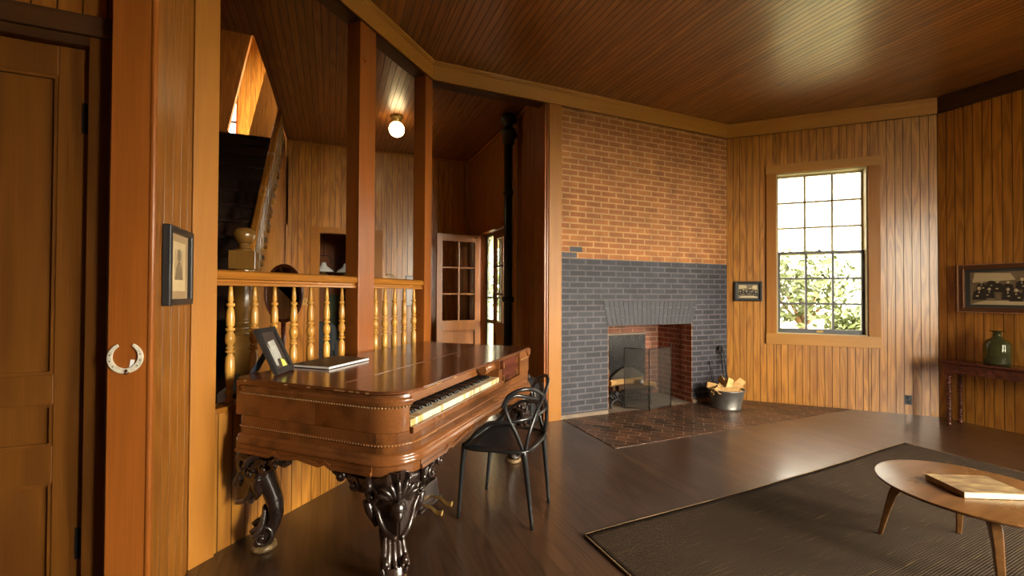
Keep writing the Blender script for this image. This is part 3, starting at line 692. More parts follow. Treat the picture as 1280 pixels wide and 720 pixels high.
# staircase
st = thing('staircase', 'dark staircase with turned balusters rising behind the balustrade', 'staircase', (-1.5, -.43, 0))
O = Matrix.Translation((1.5, .43, 0))
X0, X1s = -3.18, -1.53; NS = 14; z0s = .80
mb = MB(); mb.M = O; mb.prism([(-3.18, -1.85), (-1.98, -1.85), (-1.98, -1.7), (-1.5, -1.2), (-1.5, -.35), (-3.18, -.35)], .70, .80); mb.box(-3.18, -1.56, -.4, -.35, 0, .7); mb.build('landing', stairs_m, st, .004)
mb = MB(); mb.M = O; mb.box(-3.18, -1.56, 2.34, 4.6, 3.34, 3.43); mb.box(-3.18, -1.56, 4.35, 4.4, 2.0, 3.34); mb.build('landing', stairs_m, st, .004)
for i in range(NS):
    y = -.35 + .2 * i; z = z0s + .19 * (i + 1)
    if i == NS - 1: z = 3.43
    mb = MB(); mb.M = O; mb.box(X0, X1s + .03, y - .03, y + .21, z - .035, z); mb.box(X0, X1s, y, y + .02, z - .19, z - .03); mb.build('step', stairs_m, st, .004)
    mb = MB(); mb.M = O; mb.box(-1.53, -1.505, y - .02, y + .15, z - .09, z - .035); mb.lathe([(.01, -1.53), (.028, -1.52), (.022, -1.5)], 10, c=(0, y + .13, z - .08), axis='X'); mb.build('stair_bracket', newel_m, st)
mb = MB(); mb.M = O
pp = [(-.42, 0), (2.40, 0), (2.40, 3.34), (2.35, 3.34)] + [(-.35, .72), (-.42, .70)]
mb.prism(pp, -1.56, -1.535, axis='X'); mb.mi = 0; mb.build('stringer', oak, st)
mb = MB(); mb.M = O; mb.box(-1.56, -1.54, 2.40, HB, 0, ZC); mb.build('side_panel', oak_d, st)
SB_ = [(.019, 0), (.019, .05), (.012, .06), (.018, .10), (.020, .18), (.013, .25), (.018, .262), (.012, .275), (.016, .30), (.014, .42), (.018, .44), (.010, .455), (.009, .62)]
for i in range(NS - 1):
    for dy in (.03, .13):
        y = -.35 + .2 * i + dy; z = z0s + .19 * (i + 1); top = z0s + .95 * (y + .35) + .65
        mb = MB(); mb.M = O; k = (top - z) / .62; mb.lathe([(r, h * k) for r, h in SB_], 8, c=(-1.52, y, z)); mb.build('stair_baluster', newel_m, st)
mb = MB(); mb.M = O
mb.loft([[(-1.52 + a, y, z0s + .95 * (y + .35) + .65 + b) for a, b in ((-.03, 0), (.03, 0), (.034, .03), (.02, .055), (-.02, .055), (-.034, .03))] for y in (-.40, 2.75)], smooth=False); mb.build('stair_handrail', red_h, st, .003)
mb = MB(); mb.M = O @ Matrix.Translation((-1.5, -.43, 0))
mb.box(-.085, .085, -.085, .085, .60, 1.085)
mb.lathe([(.085, 1.085), (.088, 1.10), (.07, 1.11), (.082, 1.125), (.082, 1.14), (.066, 1.15), (.078, 1.165), (.078, 1.18), (.06, 1.19), (.076, 1.25), (.084, 1.32), (.08, 1.40), (.066, 1.50), (.058, 1.54), (.07, 1.55), (.07, 1.57)], 20)
mb.box(-.085, .085, -.085, .085, 1.57, 1.705)
mb.lathe([(.07, 1.705), (.075, 1.715), (.04, 1.725), (.034, 1.745), (.045, 1.75), (.034, 1.76), (.05, 1.77), (.072, 1.80), (.078, 1.83), (.07, 1.86), (.045, 1.88), (.0, 1.886)], 20)
mb.build('newel_post', newel_m, st, .003)

# ------------------------------------------------------------------ hall things
def french_leaf(name, loc, rz, W_, H_, label):
    t = thing(name, label, 'door', loc, rz); t['kind'] = 'structure'; del t['category']
    mb = MB(); st_ = .085; zb = .98
    mb.box(0, st_, -.02, .02, .01, H_); mb.box(W_ - st_, W_, -.02, .02, .01, H_)
    mb.box(st_, W_ - st_, -.02, .02, .01, .22); mb.box(st_, W_ - st_, -.02, .02, .82, zb); mb.box(st_, W_ - st_, -.02, .02, H_ - .11, H_)
    mb.box(st_, W_ - st_, -.008, .008, .22, .82)
    m_ = W_ / 2; mb.box(m_ - .012, m_ + .012, -.012, .012, zb, H_ - .11)
    for k in (1, 2): z = zb + (H_ - .11 - zb) * k / 3; mb.box(st_, W_ - st_, -.012, .012, z - .012, z + .012)
    d = mb.build('door_frame', door_m, t, .003)
    mb = MB(); mb.box(st_, W_ - st_, -.002, .002, zb, H_ - .11); mb.build('door_glass', pane_m, t)
    for z in (.5, 1.2, 2.0):
        mb = MB(); mb.lathe([(.007, z - .045), (.007, z + .045)], 8, c=(0, -.024, 0)); mb.build('hinge', iron, t)
    return t
french_leaf('door_2', (1.262, DW1 - .02, 0), R(184), .70, 2.305, 'glazed hall door leaf of six panes standing open')
french_leaf('door_3', (1.335, DW0 + .005, 0), R(90), .66, 2.305, 'glazed hall door leaf of six panes standing closed')
# outer screen door with bracket curls
t = thing('screen_door', 'grey green screen door with curled corner brackets beyond the hall door', 'door', (1.40, DW0, 0), R(90))
mb = MB(); Wd = DW1 - DW0
for a, b in ((0, .05), (Wd / 2 - .03, Wd / 2 + .03), (Wd - .06, Wd)): mb.box(a, b, -.015, .015, 0, DWH)
for a, b in ((0, .2), (.93, .99), (1.32, 1.345), (DWH - .05, DWH)): mb.box(0, Wd, -.014, .014, a, b)
mb.build('screen_frame', greenp, t)
mb = MB()
for x0, sx_ in ((.05, 1), (Wd / 2 - .03, -1), (Wd / 2 + .03, 1), (Wd - .06, -1)):
    for z0, sz in ((DWH - .05, -1), (1.345, 1)):
        mb.tube([(x0, 0, z0 + sz * .16), (x0 + sx_ * .02, 0, z0 + sz * .11), (x0 + sx_ * .05, 0, z0 + sz * .07), (x0 + sx_ * .10, 0, z0 + sz * .04), (x0 + sx_ * .13, 0, z0)], .008, 6, 4)
        mb.tube([(x0 + sx_ * .05 + .018 * math.cos(a * .8) * (1 - a / 12), 0, z0 + sz * .05 + .018 * math.sin(a * .8) * (1 - a / 12)) for a in range(10)], .006, 6)
mb.build('corner_bracket', greenp, t)
# standpipe
t = thing('stand_pipe', 'tall dark green pipe running from floor to ceiling beside the hall opening', 'pipe', (1.165, .84, 0))
mb = MB(); mb.lathe([(.055, 0), (.055, 3.35)], 16); mb.build('pipe_shaft', pipe_m, t)
for z, r_ in ((1.32, .078), (2.68, .066)):
    mb = MB(); mb.lathe([(.055, z - .035), (r_, z - .03), (r_, z + .03), (.055, z + .035)], 16); mb.build('pipe_collar', pipe_m, t)
mb = MB(); mb.lathe([(.055, 3.28), (.075, 3.30), (.08, 3.42), (.095, 3.43), (.095, 3.48), (.06, 3.49), (.055, 3.55), (.10, 3.57), (.10, 3.62), (.09, 3.66)], 16); mb.tube([(0, 0, 3.4), (.05, .0, 3.42), (.10, 0, 3.42)], .04, 10); mb.build('pipe_fitting', pipe_m, t)
# arched black bin
t = thing('coal_bin', 'black arched coal bin on the floor behind the right end of the piano', 'bin', (1.10, .12, 0), R(-55))
mb = MB(); prof = [(-.12, 0), (.12, 0), (.13, .30)] + [(.13 * math.cos(a), .30 + .17 * math.sin(a)) for a in [PI * k / 14 for k in range(1, 14)]] + [(-.13, .30)]
mb.prism(prof, -.11, .11, axis='Y'); mb.build('bin_body', rubber, t, .015)
mb = MB(); mb.tube([(.13 * math.cos(a) * 1.03, -.115, .30 + .17 * math.sin(a) * 1.03) for a in [PI * k / 12 for k in range(13)]], .010, 6); mb.tube([(0, -.13, .02), (0, -.125, .46)], .008, 6); mb.tube([(-.03, 0, .47), (-.03, 0, .50), (.03, 0, .50), (.03, 0, .47)], .008, 6, 3); mb.build('bin_handle', zinc, t)
# globe light
t = thing('globe_light', 'lit white globe lamp on the hall ceiling', 'ceiling light', (-.137, 1.468, ZC))
mb = MB(); mb.lathe([(.001, 0), (.085, 0), (.085, -.02), (.06, -.035), (.05, -.06), (.05, -.09)], 20); mb.build('lamp_base', brass, t)
mb = MB(); mb.ell((0, 0, -.17), (.098, .098, .098), 24, 16); mb.build('lamp_globe', bulb, t)
# hanging lamps in the far room
def oil_lamp(x, y, label):
    t = thing('hanging_lamp', label, 'lamp', (x, y, 3.0))
    mb = MB(); mb.tube([(0, 0, 0), (0, 0, -.98)], .006, 6); mb.tube([(-.12, 0, -1.1), (-.10, 0, -.99), (0, 0, -.96), (.10, 0, -.99), (.12, 0, -1.1)], .006, 6, 4); mb.build('lamp_hanger', iron, t)
    mb = MB(); mb.lathe([(.03, -1.08), (.04, -1.10), (.05, -1.14), (.14, -1.21), (.165, -1.24), (.16, -1.245), (.04, -1.20)], 20); mb.build('lamp_shade', milk, t)
    mb = MB(); mb.lathe([(.02, -1.10), (.022, -1.26), (.07, -1.29), (.08, -1.32), (.03, -1.38), (.0, -1.39)], 14); mb.build('oil_font', brass, t)
oil_lamp(-1.02, 3.9, 'white shaded hanging lamp, left one of two beyond the hall doorway')
oil_lamp(-.66, 4.1, 'white shaded hanging lamp, right one of two beyond the hall doorway')
t = thing('armchair', 'charcoal armchair in the room beyond the hall doorway', 'armchair', (-1.0, 4.1, 0), R(160))
mb = MB(); mb.box(-.3, .3, -.3, .3, .14, .42); mb.build('seat', upholst, t, .04, 3)
mb = MB(); mb.prism([(-.3, .4), (.3, .4), (.3, .8), (.2, .9), (-.2, .9), (-.3, .8)], .22, .36, axis='Y'); mb.build('backrest', upholst, t, .04, 3)
for s in (-1, 1):
    mb = MB(); mb.box(min(s * .28, s * .38), max(s * .28, s * .38), -.3, .34, .14, .60); mb.build('armrest', upholst, t, .03, 3)
    for y in (-.27, .27): mb = MB(); mb.lathe([(.012, 0), (.02, .14)], 8, c=(s * .3, y, 0)); mb.build('leg', maho_m, t)
# oval mirror on a stand
t = thing('standing_mirror', 'oval mirror in a wooden frame on a stand near the stairs', 'mirror', (-1.315, .45, 0), R(-30))
mb = MB(); E = [(.185 * math.cos(a), 0, 1.39 + .265 * math.sin(a)) for a in [2 * PI * k / 36 for k in range(36)]]; mb.tube(E, .018, 8, closed=True); mb.build('mirror_frame', maho_m, t)
mb = MB(); mb.prism([(p[0], p[2]) for p in E], -.006, .006, axis='Y'); mb.build('mirror_glass', mirror_m, t)
mb = MB(); mb.lathe([(.16, 0), (.16, .02), (.05, .05), (.02, .08), (.028, .5), (.018, .9), (.022, 1.125)], 14); mb.build('mirror_stand', maho_m, t)
# switch plate
t = thing('light_switch', 'small brass switch plate left of the hall doorway', 'light switch', (-1.263, HB - .002, 1.26))
mb = MB(); mb.box(-.035, .035, -.006, .002, -.055, .055); mb.build('switch_plate', brass, t, .003)
mb = MB(); mb.lathe([(.009, -.006), (.007, -.018), (.0, -.02)], 10, axis='Y'); mb.build('switch_button', black, t)
# narrow white notice
t = thing('framed_notice', 'narrow white sheet in a thin dark frame on the hall back wall', 'picture', (.30, HB - .004, 1.43))
mb = MB(); mb.box(-.062, .062, -.008, .0, -.235, .235); mb.build('sheet', paper, t)
mb = MB()
for a, b, c, d in ((-.075, -.06, -.25, .25), (.06, .075, -.25, .25), (-.075, .075, -.25, -.235), (-.075, .075, .235, .25)): mb.box(a, b, -.02, .0, c, d)
mb.build('frame', black, t)
mb = MB(); mb.tube([(-.06, 0, .0), (-.05, -.03, .03), (0, -.05, .035), (.06, -.04, .02), (.10, -.03, -.01)], .006, 6, 4); mb.box(-.07, -.05, -.004, .004, -.02, .02)
tag(mb.build('wall_hook', brass), 'small curled brass hook on the hall back wall', 'hook', loc=(-.03, HB - .006, 1.66))

# ------------------------------------------------------------------ pictures and small wall things
def picture(name, label, loc, rz, W_, H_, fw, dep, fmat, inner, builder):
    t = thing(name, label, 'picture', loc, rz)
    mb = MB()
    for (a, b, c, d) in ((-W_ / 2, -W_ / 2 + fw, -H_ / 2, H_ / 2), (W_ / 2 - fw, W_ / 2, -H_ / 2, H_ / 2), (-W_ / 2 + fw, W_ / 2 - fw, -H_ / 2, -H_ / 2 + fw), (-W_ / 2 + fw, W_ / 2 - fw, H_ / 2 - fw, H_ / 2)): mb.box(a, b, -dep, 0, c, d)
    mb.build('frame', fmat, t, .004)
    builder(t, W_ - 2 * fw, H_ - 2 * fw)
    return t
def group_photo(rows, seed, dens):
    def b(t, w_, h_):
        mb = MB(); mb.box(-w_ / 2, w_ / 2, -.010, -.002, -h_ / 2, h_ / 2); mb.build('mount', greymat, t)
        a, c = w_ / 2 - .028 * dens, h_ / 2 - .022 * dens
        m1 = m2 = MB(); m1.box(-a, a, -.012, -.010, -c, c); rn = random.Random(seed); m1.mi = 2
        m2.prism([(-a, -c), (a, -c), (a * .8, -c * .72), (-a * .7, -c * .76)], -.0135, -.012, axis='Y')
        m2.prism([(-a * .95, .35 * c), (-a * .1, .5 * c), (-a * .2, .9 * c), (-a * .9, .95 * c)], -.0128, -.012, axis='Y'); m2.prism([(a * .35, .4 * c), (a * .95, .3 * c), (a * .9, .9 * c), (a * .5, .85 * c)], -.0128, -.012, axis='Y')
        for (n_, zc, s) in rows:
            for i in range(n_):
                x = -a * .85 + 1.7 * a * (i + .5) / n_ + rn.uniform(-.7, .7) * a / n_; z = zc * c + rn.uniform(-.14, .14) * c; s_ = s * c * rn.uniform(.85, 1.15)
                m1.mi = 1
                m1.prism([(x - .34 * s_, z - .62 * s_), (x + .34 * s_, z - .62 * s_), (x + .28 * s_, z - .05 * s_), (x + .1 * s_, z + .05 * s_), (x - .1 * s_, z + .05 * s_), (x - .28 * s_, z - .05 * s_)], -.0145 - .0003 * i, -.013, axis='Y')
                m1.mi = 2
                m2.ell((x, -.0155, z + .17 * s_), (.10 * s_, .0012, .13 * s_), 8, 6)
                m2.ell((x + rn.uniform(-.15, .15) * s_, -.0165, z - .35 * s_), (.08 * s_, .0012, .05 * s_), 8, 5)
                if rn.random() < .5: m2.prism([(x - .05 * s_, z - .15 * s_), (x + .05 * s_, z - .15 * s_), (x, z + .03 * s_)], -.0165, -.0155, axis='Y')
        m1.build('photograph', [sepia_m, sepia_d, sepia_l], t)
    return b
# by the window (local frame of wall B-C)
picture('framed_photograph', 'small black framed group photograph left of the window', at(WB, rzW, .25, -.003, 1.44), rzW, .325, .26, .028, .028, black, None, group_photo([(5, .25, .75), (4, -.25, .75)], 3, .7))
# on the right wall
t = picture('framed_photograph', 'wide brown framed sepia group photograph above the side table', (VC.x - .003, VC.y - .175 - .47, 1.475), R(-90), .94, .52, .055, .035, wood('frame_wood', (.07, .025, .01), (.15, .055, .02), axis='X'), None, group_photo([(9, .30, .78), (8, -.18, .80)], 9, 1.4))
mb = MB()
for a, b, c, d in ((-.472, -.462, -.262, .262), (-.425, -.415, -.215, .215), (-.472, .472, .252, .262), (-.472, .472, -.262, -.252)): mb.box(a, b, -.043, -.034, c, d)
mb.build('frame_beading', wood('frame_bead', (.25, .12, .06), (.40, .22, .12), rough=.2), t, .002)
# left print
def small_print(t, w_, h_):
    mb = MB(); mb.box(-w_ / 2, w_ / 2, -.012, -.002, -h_ / 2, h_ / 2); mb.build('mount', tanmat, t)
    mb = MB(); mb.box(-w_ * .34, w_ * .34, -.014, -.012, -h_ * .38, h_ * .38); mb.build('print', oldpaper, t)
    mb = MB(); mb.box(-w_ * .2, w_ * .2, -.0150, -.014, -h_ * .2, h_ * .26); mb.build('print_tint', wood('print_ground', (.36, .25, .13), (.46, .33, .18)), t)
    mb = MB(); mb.ell((0, -.0155, .05), (.024, .0012, .03), 12, 8); mb.prism([(-.05, -.06), (.05, -.06), (.036, -.01), (.012, .02), (-.012, .02), (-.036, -.01)], -.0165, -.0150, axis='Y'); mb.build('print_figure', sepia_m, t)
picture('framed_print', 'slim dark framed portrait print beside the horseshoe pilaster', (XH + .003, -1.80, 1.513), R(90), .325, .345, .028, .03, black, None, small_print)
# horseshoe
t = thing('horseshoe', 'old worn horseshoe hung open end up on the reddish pilaster', 'horseshoe', (-1.6175, -2.0755, 1.148))
pts = []
for k in range(25):
    a = R(-90) + R(152) * (k - 12) / 12
    r_ = .047; pts.append((r_ * math.cos(a) * 1.0, -.004, r_ * 1.12 * math.sin(a)))
mb = MB(); rings = []
for k, p in enumerate(pts):
    q = Vector(p); out = Vector((q.x, 0, q.z)).normalized(); wd = .0085 * (.65 + .55 * math.sin(PI * k / 24)); 
    rings.append([tuple(q + out * wd + Vector((0, .0035, 0))), tuple(q + out * wd + Vector((0, -.0035, 0))), tuple(q - out * wd + Vector((0, -.0045, 0))), tuple(q - out * wd + Vector((0, .0035, 0)))])
mb.loft(rings, smooth=False); mb.build('shoe', steel, t, .0015)
for k in (4, 6, 8, 16, 18, 20): mb = MB(); mb.box(pts[k][0] - .0022, pts[k][0] + .0022, -.0092, -.0075, pts[k][2] - .0022, pts[k][2] + .0022); mb.build('nail_hole', rubber, t)
mb = MB(); mb.lathe([(.005, -.012), (.006, -.010), (.003, -.004), (.003, .002)], 8, c=(.004, 0, -.052), axis='Y'); mb.tube([(0, -.008, -.060), (.006, -.012, -.064), (.012, -.006, -.058)], .003, 6); mb.build('mounting_nail', maho_m, t)
mb = MB(); mb.M = Matrix.Rotation(.12, 4, 'Y'); mb.box(.016, .029, -.0022, -.0012, -.048, -.008); mb.build('paper_tag', paper, t)
# outlet
t = thing('wall_outlet', 'small black electrical outlet low on the window wall', 'outlet', at(WB, rzW, 1.905, -.001, .17), rzW)
mb = MB(); mb.box(-.035, .035, -.006, 0, -.055, .055); mb.build('outlet_plate', black, t, .003)
for z in (-.024, .024): mb = MB(); mb.lathe([(.0, -.009), (.016, -.009), (.016, -.006)], 14, c=(0, 0, z), axis='Y'); mb.build('socket', rubber, t)

# ------------------------------------------------------------------ square grand piano
PT, PBt = .945, .60      # top of lid, underside of case
PLN, PW_ = 1.82, 1.045
pn = thing('square_grand_piano', 'antique rosewood square piano with carved legs standing along the balustrade', 'piano', (-.60, -2.20, 0), R(46.5))
def outline(ox, L=PLN, W=PW_, r=.17, n=8, r2=.03):
    P = []
    for cx, cy, a0, rr in ((r, r, 180, r), (L - r2, r2, 270, r2), (L - r2, W - r2, 0, r2), (r2 * 2, W - r2 * 2, 90, r2 * 2)):
        for k in range(n + 1):
            a = R(a0 + 90 * k / n); P.append((cx + (rr + ox) * math.cos(a), cy + (rr + ox) * math.sin(a)))
    return P
def sweep(mb, prof, z0=0):       # profile of (out, z) swept round the outline
    rings = [[(x, y, z0 + z) for x, y in outline(o)] for o, z in prof]
    V = [[mb.v(p) for p in r] for r in rings]; n = len(V[0])
    for a, b in zip(V, V[1:]):
        for i in range(n): mb.f([a[i], a[(i + 1) % n], b[(i + 1) % n], b[i]], True)
KX0, KX1, KZ0, KZ1, KD = .095, 1.19, .748, .926, .215
# lower body
mb = MB(); mb.prism(outline(0), PBt + .03, KZ0); mb.build('lower_case', piano_m, pn)
# upper body around the keyboard recess
mb = MB()
o_ = outline(0)
left = [p for p in o_ if p[0] < KX0 + 1e-6 and p[1] < .5] 
arc = [p for p in outline(0)[:9] if p[0] < KX0]
mb.prism([(0, .5)] + arc + [(KX0, 0.017), (KX0, .5)], KZ0, PT - .02, smooth=True)
mb.box(KX0, KX1 + .5, KD, .5, KZ0, PT - .014)
mb.box(0, PLN, .5, PW_, KZ0, PT - .014)
mb.box(1.60, PLN, .0, .5, KZ0, PT - .014)
mb.box(KX1 + .07, 1.60, .035, .5, KZ0, KZ1 - .005)
mb.build('upper_case', piano_m, pn, .003)
mb = MB(); mb.prism([(KX0, .012), (.17, .0), (1.60, 0), (1.60, .035), (KX0, .035)], KZ1, PT - .0145); mb.build('fascia', piano_m, pn, .002)
mb = MB(); mb.prism([(o[0], o[1]) for o in outline(.016, r=.17)], PT - .014, PT - .005); mb.prism([(o[0], o[1]) for o in outline(.012)], PT - .005, PT); mb.build('lid', lid_m, pn, .004)
mb = MB(); mb.box(.1, PLN - .02, .40, .404, PT, PT + .0015)
for x in (.35, .95, 1.5): mb.box(x - .04, x + .04, .395, .409, PT, PT + .002)
mb.build('lid_hinge', lid_m, pn)
# mouldings and scalloped apron
mb = MB(); sweep(mb, [(0, PT - .075), (.006, PT - .072), (.010, PT - .066), (.006, PT - .06), (.012, PT - .054), (.012, PT - .044), (.004, PT - .038), (0, PT - .034)])
# cut of the moulding in front of the keys is hidden by rebuilding it only outside the recess
for v in list(mb.bm.verts):
    pass
fs = [f for f in mb.bm.faces if KX0 < f.calc_center_median().x < 1.60 and f.calc_center_median().y < .1]
bmesh.ops.delete(mb.bm, geom=fs, context='FACES')
mu = mb; mb = MB(); sweep(mb, [(0, .700), (.006, .697), (.006, .690), (.002, .686), (0, .684)]); sweep(mb, [(0, .655), (.012, .65), (.018, .64), (.012, .632), (.022, .625), (.026, .612), (.018, .602), (.006, PBt)]); ml_ = mb
# beads
def perim(ox, step):
    P = outline(ox, n=12); P = P + [P[0]]; out = []; acc = 0
    for a, b in zip(P, P[1:]):
        a, b = Vector(a), Vector(b); L = (b - a).length
        while acc < L: out.append(a + (b - a) * acc / L); acc += step
        acc -= L
    return out
mu.mi = ml_.mi = 1
for p in perim(.006, .016):
    if p.x < .3 or p.x > 1.6 or p.y > .1:
        if p.y < PW_ - .02 and p.x < PLN - .01 and not (p.y < .03 and KX0 < p.x < 1.6): mu.ell((p.x, p.y, PT - .078), (.0045, .0045, .0045), 6, 4)
        if p.y < PW_ - .02 and p.x < 1.0: ml_.ell((p.x, p.y, .693), (.0035, .0035, .0035), 6, 4)
mu.build('upper_moulding', [piano_m, keywood], pn); ml_.build('lower_moulding', [piano_m, keywood], pn)
def apron(x0, y0, x1, y1, L, nrm):
    n_ = 64; mb = MB()
    for k in range(n_):
        pass
    def zb(s):
        e = min(s, L - s)
        z = .557 if e < .27 else .557 + .030 * (1 - math.cos(min(1, (e - .27) / .33) * PI)) / 2
        if e > .60: z += -.012 * math.sin(PI * min(1, (e - .60) / max(.05, L / 2 - .60))) ** 2
        for c_ in (.27, .60): z += .020 * math.exp(-abs(e - c_) / .018) - .006 * math.exp(-abs(abs(e - c_) - .04) / .02)
        return z
    d = Vector((x1 - x0, y1 - y0)).normalized(); nv = Vector(nrm)
    for off, th in ((0, .02), (.02, .008)):
        A_, B_ = [], []
        for k in range(n_ + 1):
            s = L * k / n_; p = Vector((x0, y0)) + d * s
            zt_ = .635 if off == 0 else zb(s) + .02; z_ = zb(s)
            q0 = p - nv * .01 if off == 0 else p + nv * .008; q1 = p + nv * (.012 if off == 0 else .02)
            A_.append([(q0.x, q0.y, zt_), (q0.x, q0.y, z_), (q1.x, q1.y, z_), (q1.x, q1.y, zt_)])
        mb.loft(A_, smooth=False)
    return mb
apron(.15, 0, PLN - .02, 0, PLN - .17, (0, -1)).build('apron', piano_m, pn)
apron(0, .15, 0, PW_ - .02, PW_ - .17, (-1, 0)).build('apron', piano_m, pn)
apron(PLN, .02, PLN, PW_ - .02, PW_ - .04, (1, 0)).build('apron', piano_m, pn)
mb = MB()
for k in range(12):
    pass
P = [p for p in outline(.008)[:9]]
mb.loft([[(p[0] * 1, p[1], .635), (p[0], p[1], .555), (p[0] + .02, p[1] + .02, .555), (p[0] + .02, p[1] + .02, .635)] for p in P], smooth=False); mb.build('corner_apron', piano_m, pn)
# keyboard
mb = MB(); mb.box(KX0, KX1 + .06, .0, KD, KZ0 - .002, KZ0 + .014); mb.box(KX0, KX1 + .06, -.004, .018, KZ0 - .012, KZ0 + .02); mb.build('key_slip', piano_m, pn, .003)
mb = MB(); mb.prism([(KD - .075, .822), (KD, .822), (KD, PT - .015), (KD - .055, PT - .015)], KX0, KX1 + .06, axis='X'); mb.build('name_board', piano_m, pn, .002)
mb = MB(); lx_ = .44
for k, wd in enumerate((.010, .005, .006, .005, .007, .004, .006, .008, .0, .008, .004, .006, .005, .006)):
    if wd: mb.box(lx_, lx_ + wd, KD - .075, KD - .069, .862, .862 + (.014 if k in (0, 9) else .008))
    lx_ += wd + .0035
nb_ = mb.build('gilt_lettering', gold, pn)
nw = 50; kw = (KX1 - KX0) / nw; rk = random.Random(4); pat = 'WBWBWWBWBWBW'
for i in range(nw):
    x = KX0 + i * kw; old = rk.random() < (.35 if i < 6 or i > 22 else .12)
    mb = MB(); mb.box(x + .0006, x + kw - .0006, .018, .165, KZ0 + .018, KZ0 + .050); mb.mi = 1; mb.box(x + .0006, x + kw - .0006, .014, .160, KZ0 + .050, KZ0 + .0525); mb.box(x + .001, x + kw - .001, .014, .018, KZ0 + .022, KZ0 + .050)
    mb.build('white_key', [keywood, ivory_y if old else ivory], pn)
    if i < nw - 1 and (i % 7) not in (2, 6):
        mb = MB(); mb.prism([(.066, KZ0 + .052), (.165, KZ0 + .052), (.165, KZ0 + .066), (.074, KZ0 + .066)], x + kw - .0055, x + kw + .0055, axis='X'); mb.build('black_key', ebony, pn)
# right cheek block, curled lid end and hinged flap
mb = MB(); mb.box(KX1, KX1 + .065, .012, KD, KZ0 + .014, .85); mb.lathe([(.035, KX1 - .10), (.04, KX1 - .09), (.04, KX1 + .06), (.03, KX1 + .07)], 14, c=(0, .10, .865), axis='X'); mb.build('cheek_block', piano_m, pn, .004)
mb = MB(); mb.box(KX1 + .075, 1.575, .012, .034, KZ0 + .01, KZ1 - .02); mb.build('hinged_flap', maho_m, pn, .002)
for x in (KX1 + .09, 1.555):
    for z in (.76, .85): mb = MB(); mb.box(x - .006, x + .006, .008, .014, z, z + .04); mb.build('flap_hinge', brass, pn)
mb = MB(); mb.prism([(1.74, PT - .014), (PLN + .02, PT - .014), (PLN + .01, PT - .06), (1.80, PT - .075), (1.77, PT - .05)], -.012, .0, axis='Y'); mb.build('corner_bracket', piano_m, pn, .003)
rw = random.Random(8)
for k in range(9):
    s = rw.uniform(.15, .95); ln = rw.uniform(.01, .035)
    mb = MB(); mb.box(-.0172, -.010, s, s + ln, PT - .013, PT - .006); mb.build('worn_edge', keywood, pn)
for k in range(3):
    s = rw.uniform(.16, .5); mb = MB(); mb.box(s, s + .03, -.0172, -.01, PT - .013, PT - .006); mb.build('worn_edge', keywood, pn)

